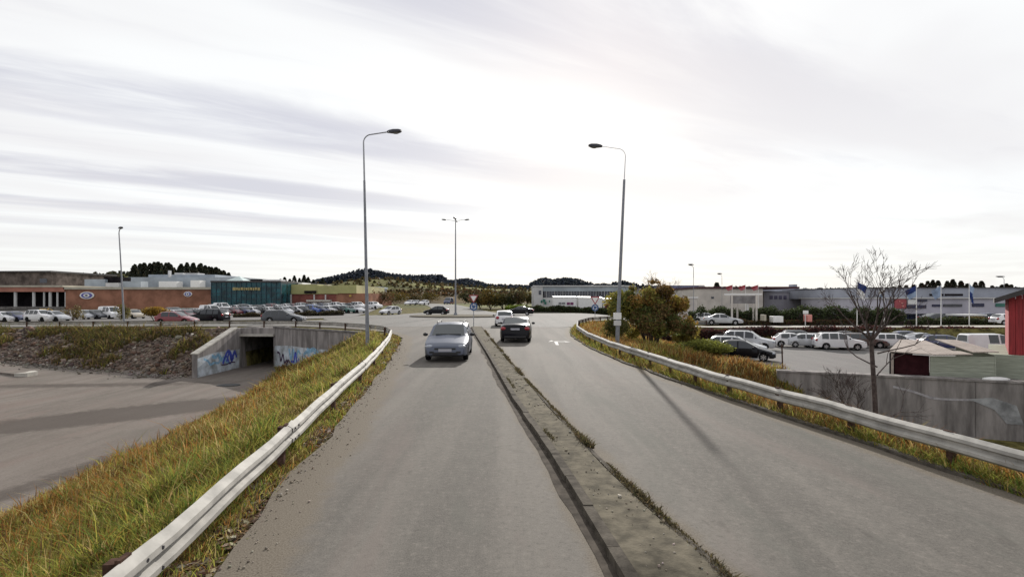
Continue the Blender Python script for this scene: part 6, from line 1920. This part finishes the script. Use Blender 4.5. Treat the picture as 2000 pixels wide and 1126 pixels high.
row('the row below the white columns', 'cars parked below the columns', [(-30, 'estate', 'silver'), (6, 'estate', 'white'), (32, 'hatchback', 'dark blue'), (80, 'jeep', 'white'), (108, 'hatchback', 'silver')], 74, -100)
row('the row right of the white columns', 'cars parked below the brick wall', [(168, 'hatchback', 'silver'), (192, 'estate', 'grey'), (216, 'van', 'white'), (240, 'saloon', 'beige'), (262, 'hatchback', 'beige')], 83, -118)
row('the nearest row left of the teal hall', 'cars parked left of the teal hall', [(346, 'estate', 'silver'), (368, 'saloon', 'maroon'), (398, 'estate', 'black')], 73, -118)
row('the second row left of the teal hall', 'cars parked left of the teal hall, second row', [(342, 'jeep', 'grey'), (360, 'hatchback', 'green'), (376, 'estate', 'green'), (394, 'estate', 'white'), (412, 'van', 'white')], 90, -118)
row('the front row before the teal hall', 'cars parked before the teal hall', [(442, 'saloon', 'brown'), (462, 'hatchback', 'maroon'), (482, 'estate', 'dark blue'), (498, 'estate', 'white'), (516, 'hatchback', 'black'), (529, 'saloon', 'white'), (543, 'estate', 'black'), (556, 'hatchback', 'silver')], 98, -122)
row('the row against the teal hall', 'cars parked against the teal hall', [(420, 'jeep', 'white'), (434, 'van', 'white'), (450, 'saloon', 'black'), (466, 'hatchback', 'white'), (478, 'jeep', 'grey'), (492, 'saloon', 'silver'), (506, 'estate', 'black'), (520, 'hatchback', 'silver'), (533, 'jeep', 'maroon'), (546, 'saloon', 'white')], 114, -122)
row('the middle row before the lime wall', 'cars parked before the lime wall', [(570, 'saloon', 'black'), (584, 'hatchback', 'white'), (599, 'estate', 'grey'), (613, 'jeep', 'blue'), (629, 'hatchback', 'dark blue'), (645, 'estate', 'white'), (661, 'saloon', 'black'), (678, 'estate', 'green'), (694, 'saloon', 'silver')], 100, -122)
row('the far row before the lime wall', 'cars parked along the lime wall', [(562, 'hatchback', 'white'), (576, 'saloon', 'maroon'), (590, 'jeep', 'silver'), (603, 'estate', 'black'), (617, 'saloon', 'white'), (631, 'hatchback', 'dark blue'), (644, 'estate', 'white'), (658, 'jeep', 'white'), (671, 'hatchback', 'white'), (685, 'saloon', 'black'), (700, 'jeep', 'white'), (730, 'jeep', 'white')], 120, -122)
row('the queue on the far road', 'cars queueing on the far road', [(801, 'estate', 'white'), (812, 'saloon', 'silver'), (828, 'hatchback', 'white')], 150, 160)
# small yellow digger near the columns
dg = thing('digger', 'small yellow digger among the cars before the white columns', 'digger', (wx(84, 88), 88, -0.6), R(70))
dg.scale = (0.62, 0.62, 0.62)
MB().box(-0.75, 0.75, -0.9, 0.9, .75, 1.2).build('chassis', M_YELLOW, dg)
MB().box(-0.6, 0.5, -0.6, 0.5, 1.202, 2.5).build('cab', M_YELLOW, dg)
MB().box(-0.45, 0.35, -0.62, -0.605, 1.6, 2.3).build('cab_window', M_GLASS, dg)
MB().tube([(0.6, 0, 1.2), (1.3, 0, 2.6), (2.2, 0, 2.0), (2.4, 0, 0.8)], [0.14, 0.13, 0.11, 0.09], 6).build('boom', M_YELLOW, dg)
MB().box(2.1, 2.7, -0.35, 0.35, .3, .8).build('bucket', M_DARK, dg)
for sx in (-.75, .45): MB().box(sx, sx + .35, -1.1, 1.1, 0.0, .74).build('track', M_RUBBER, dg)
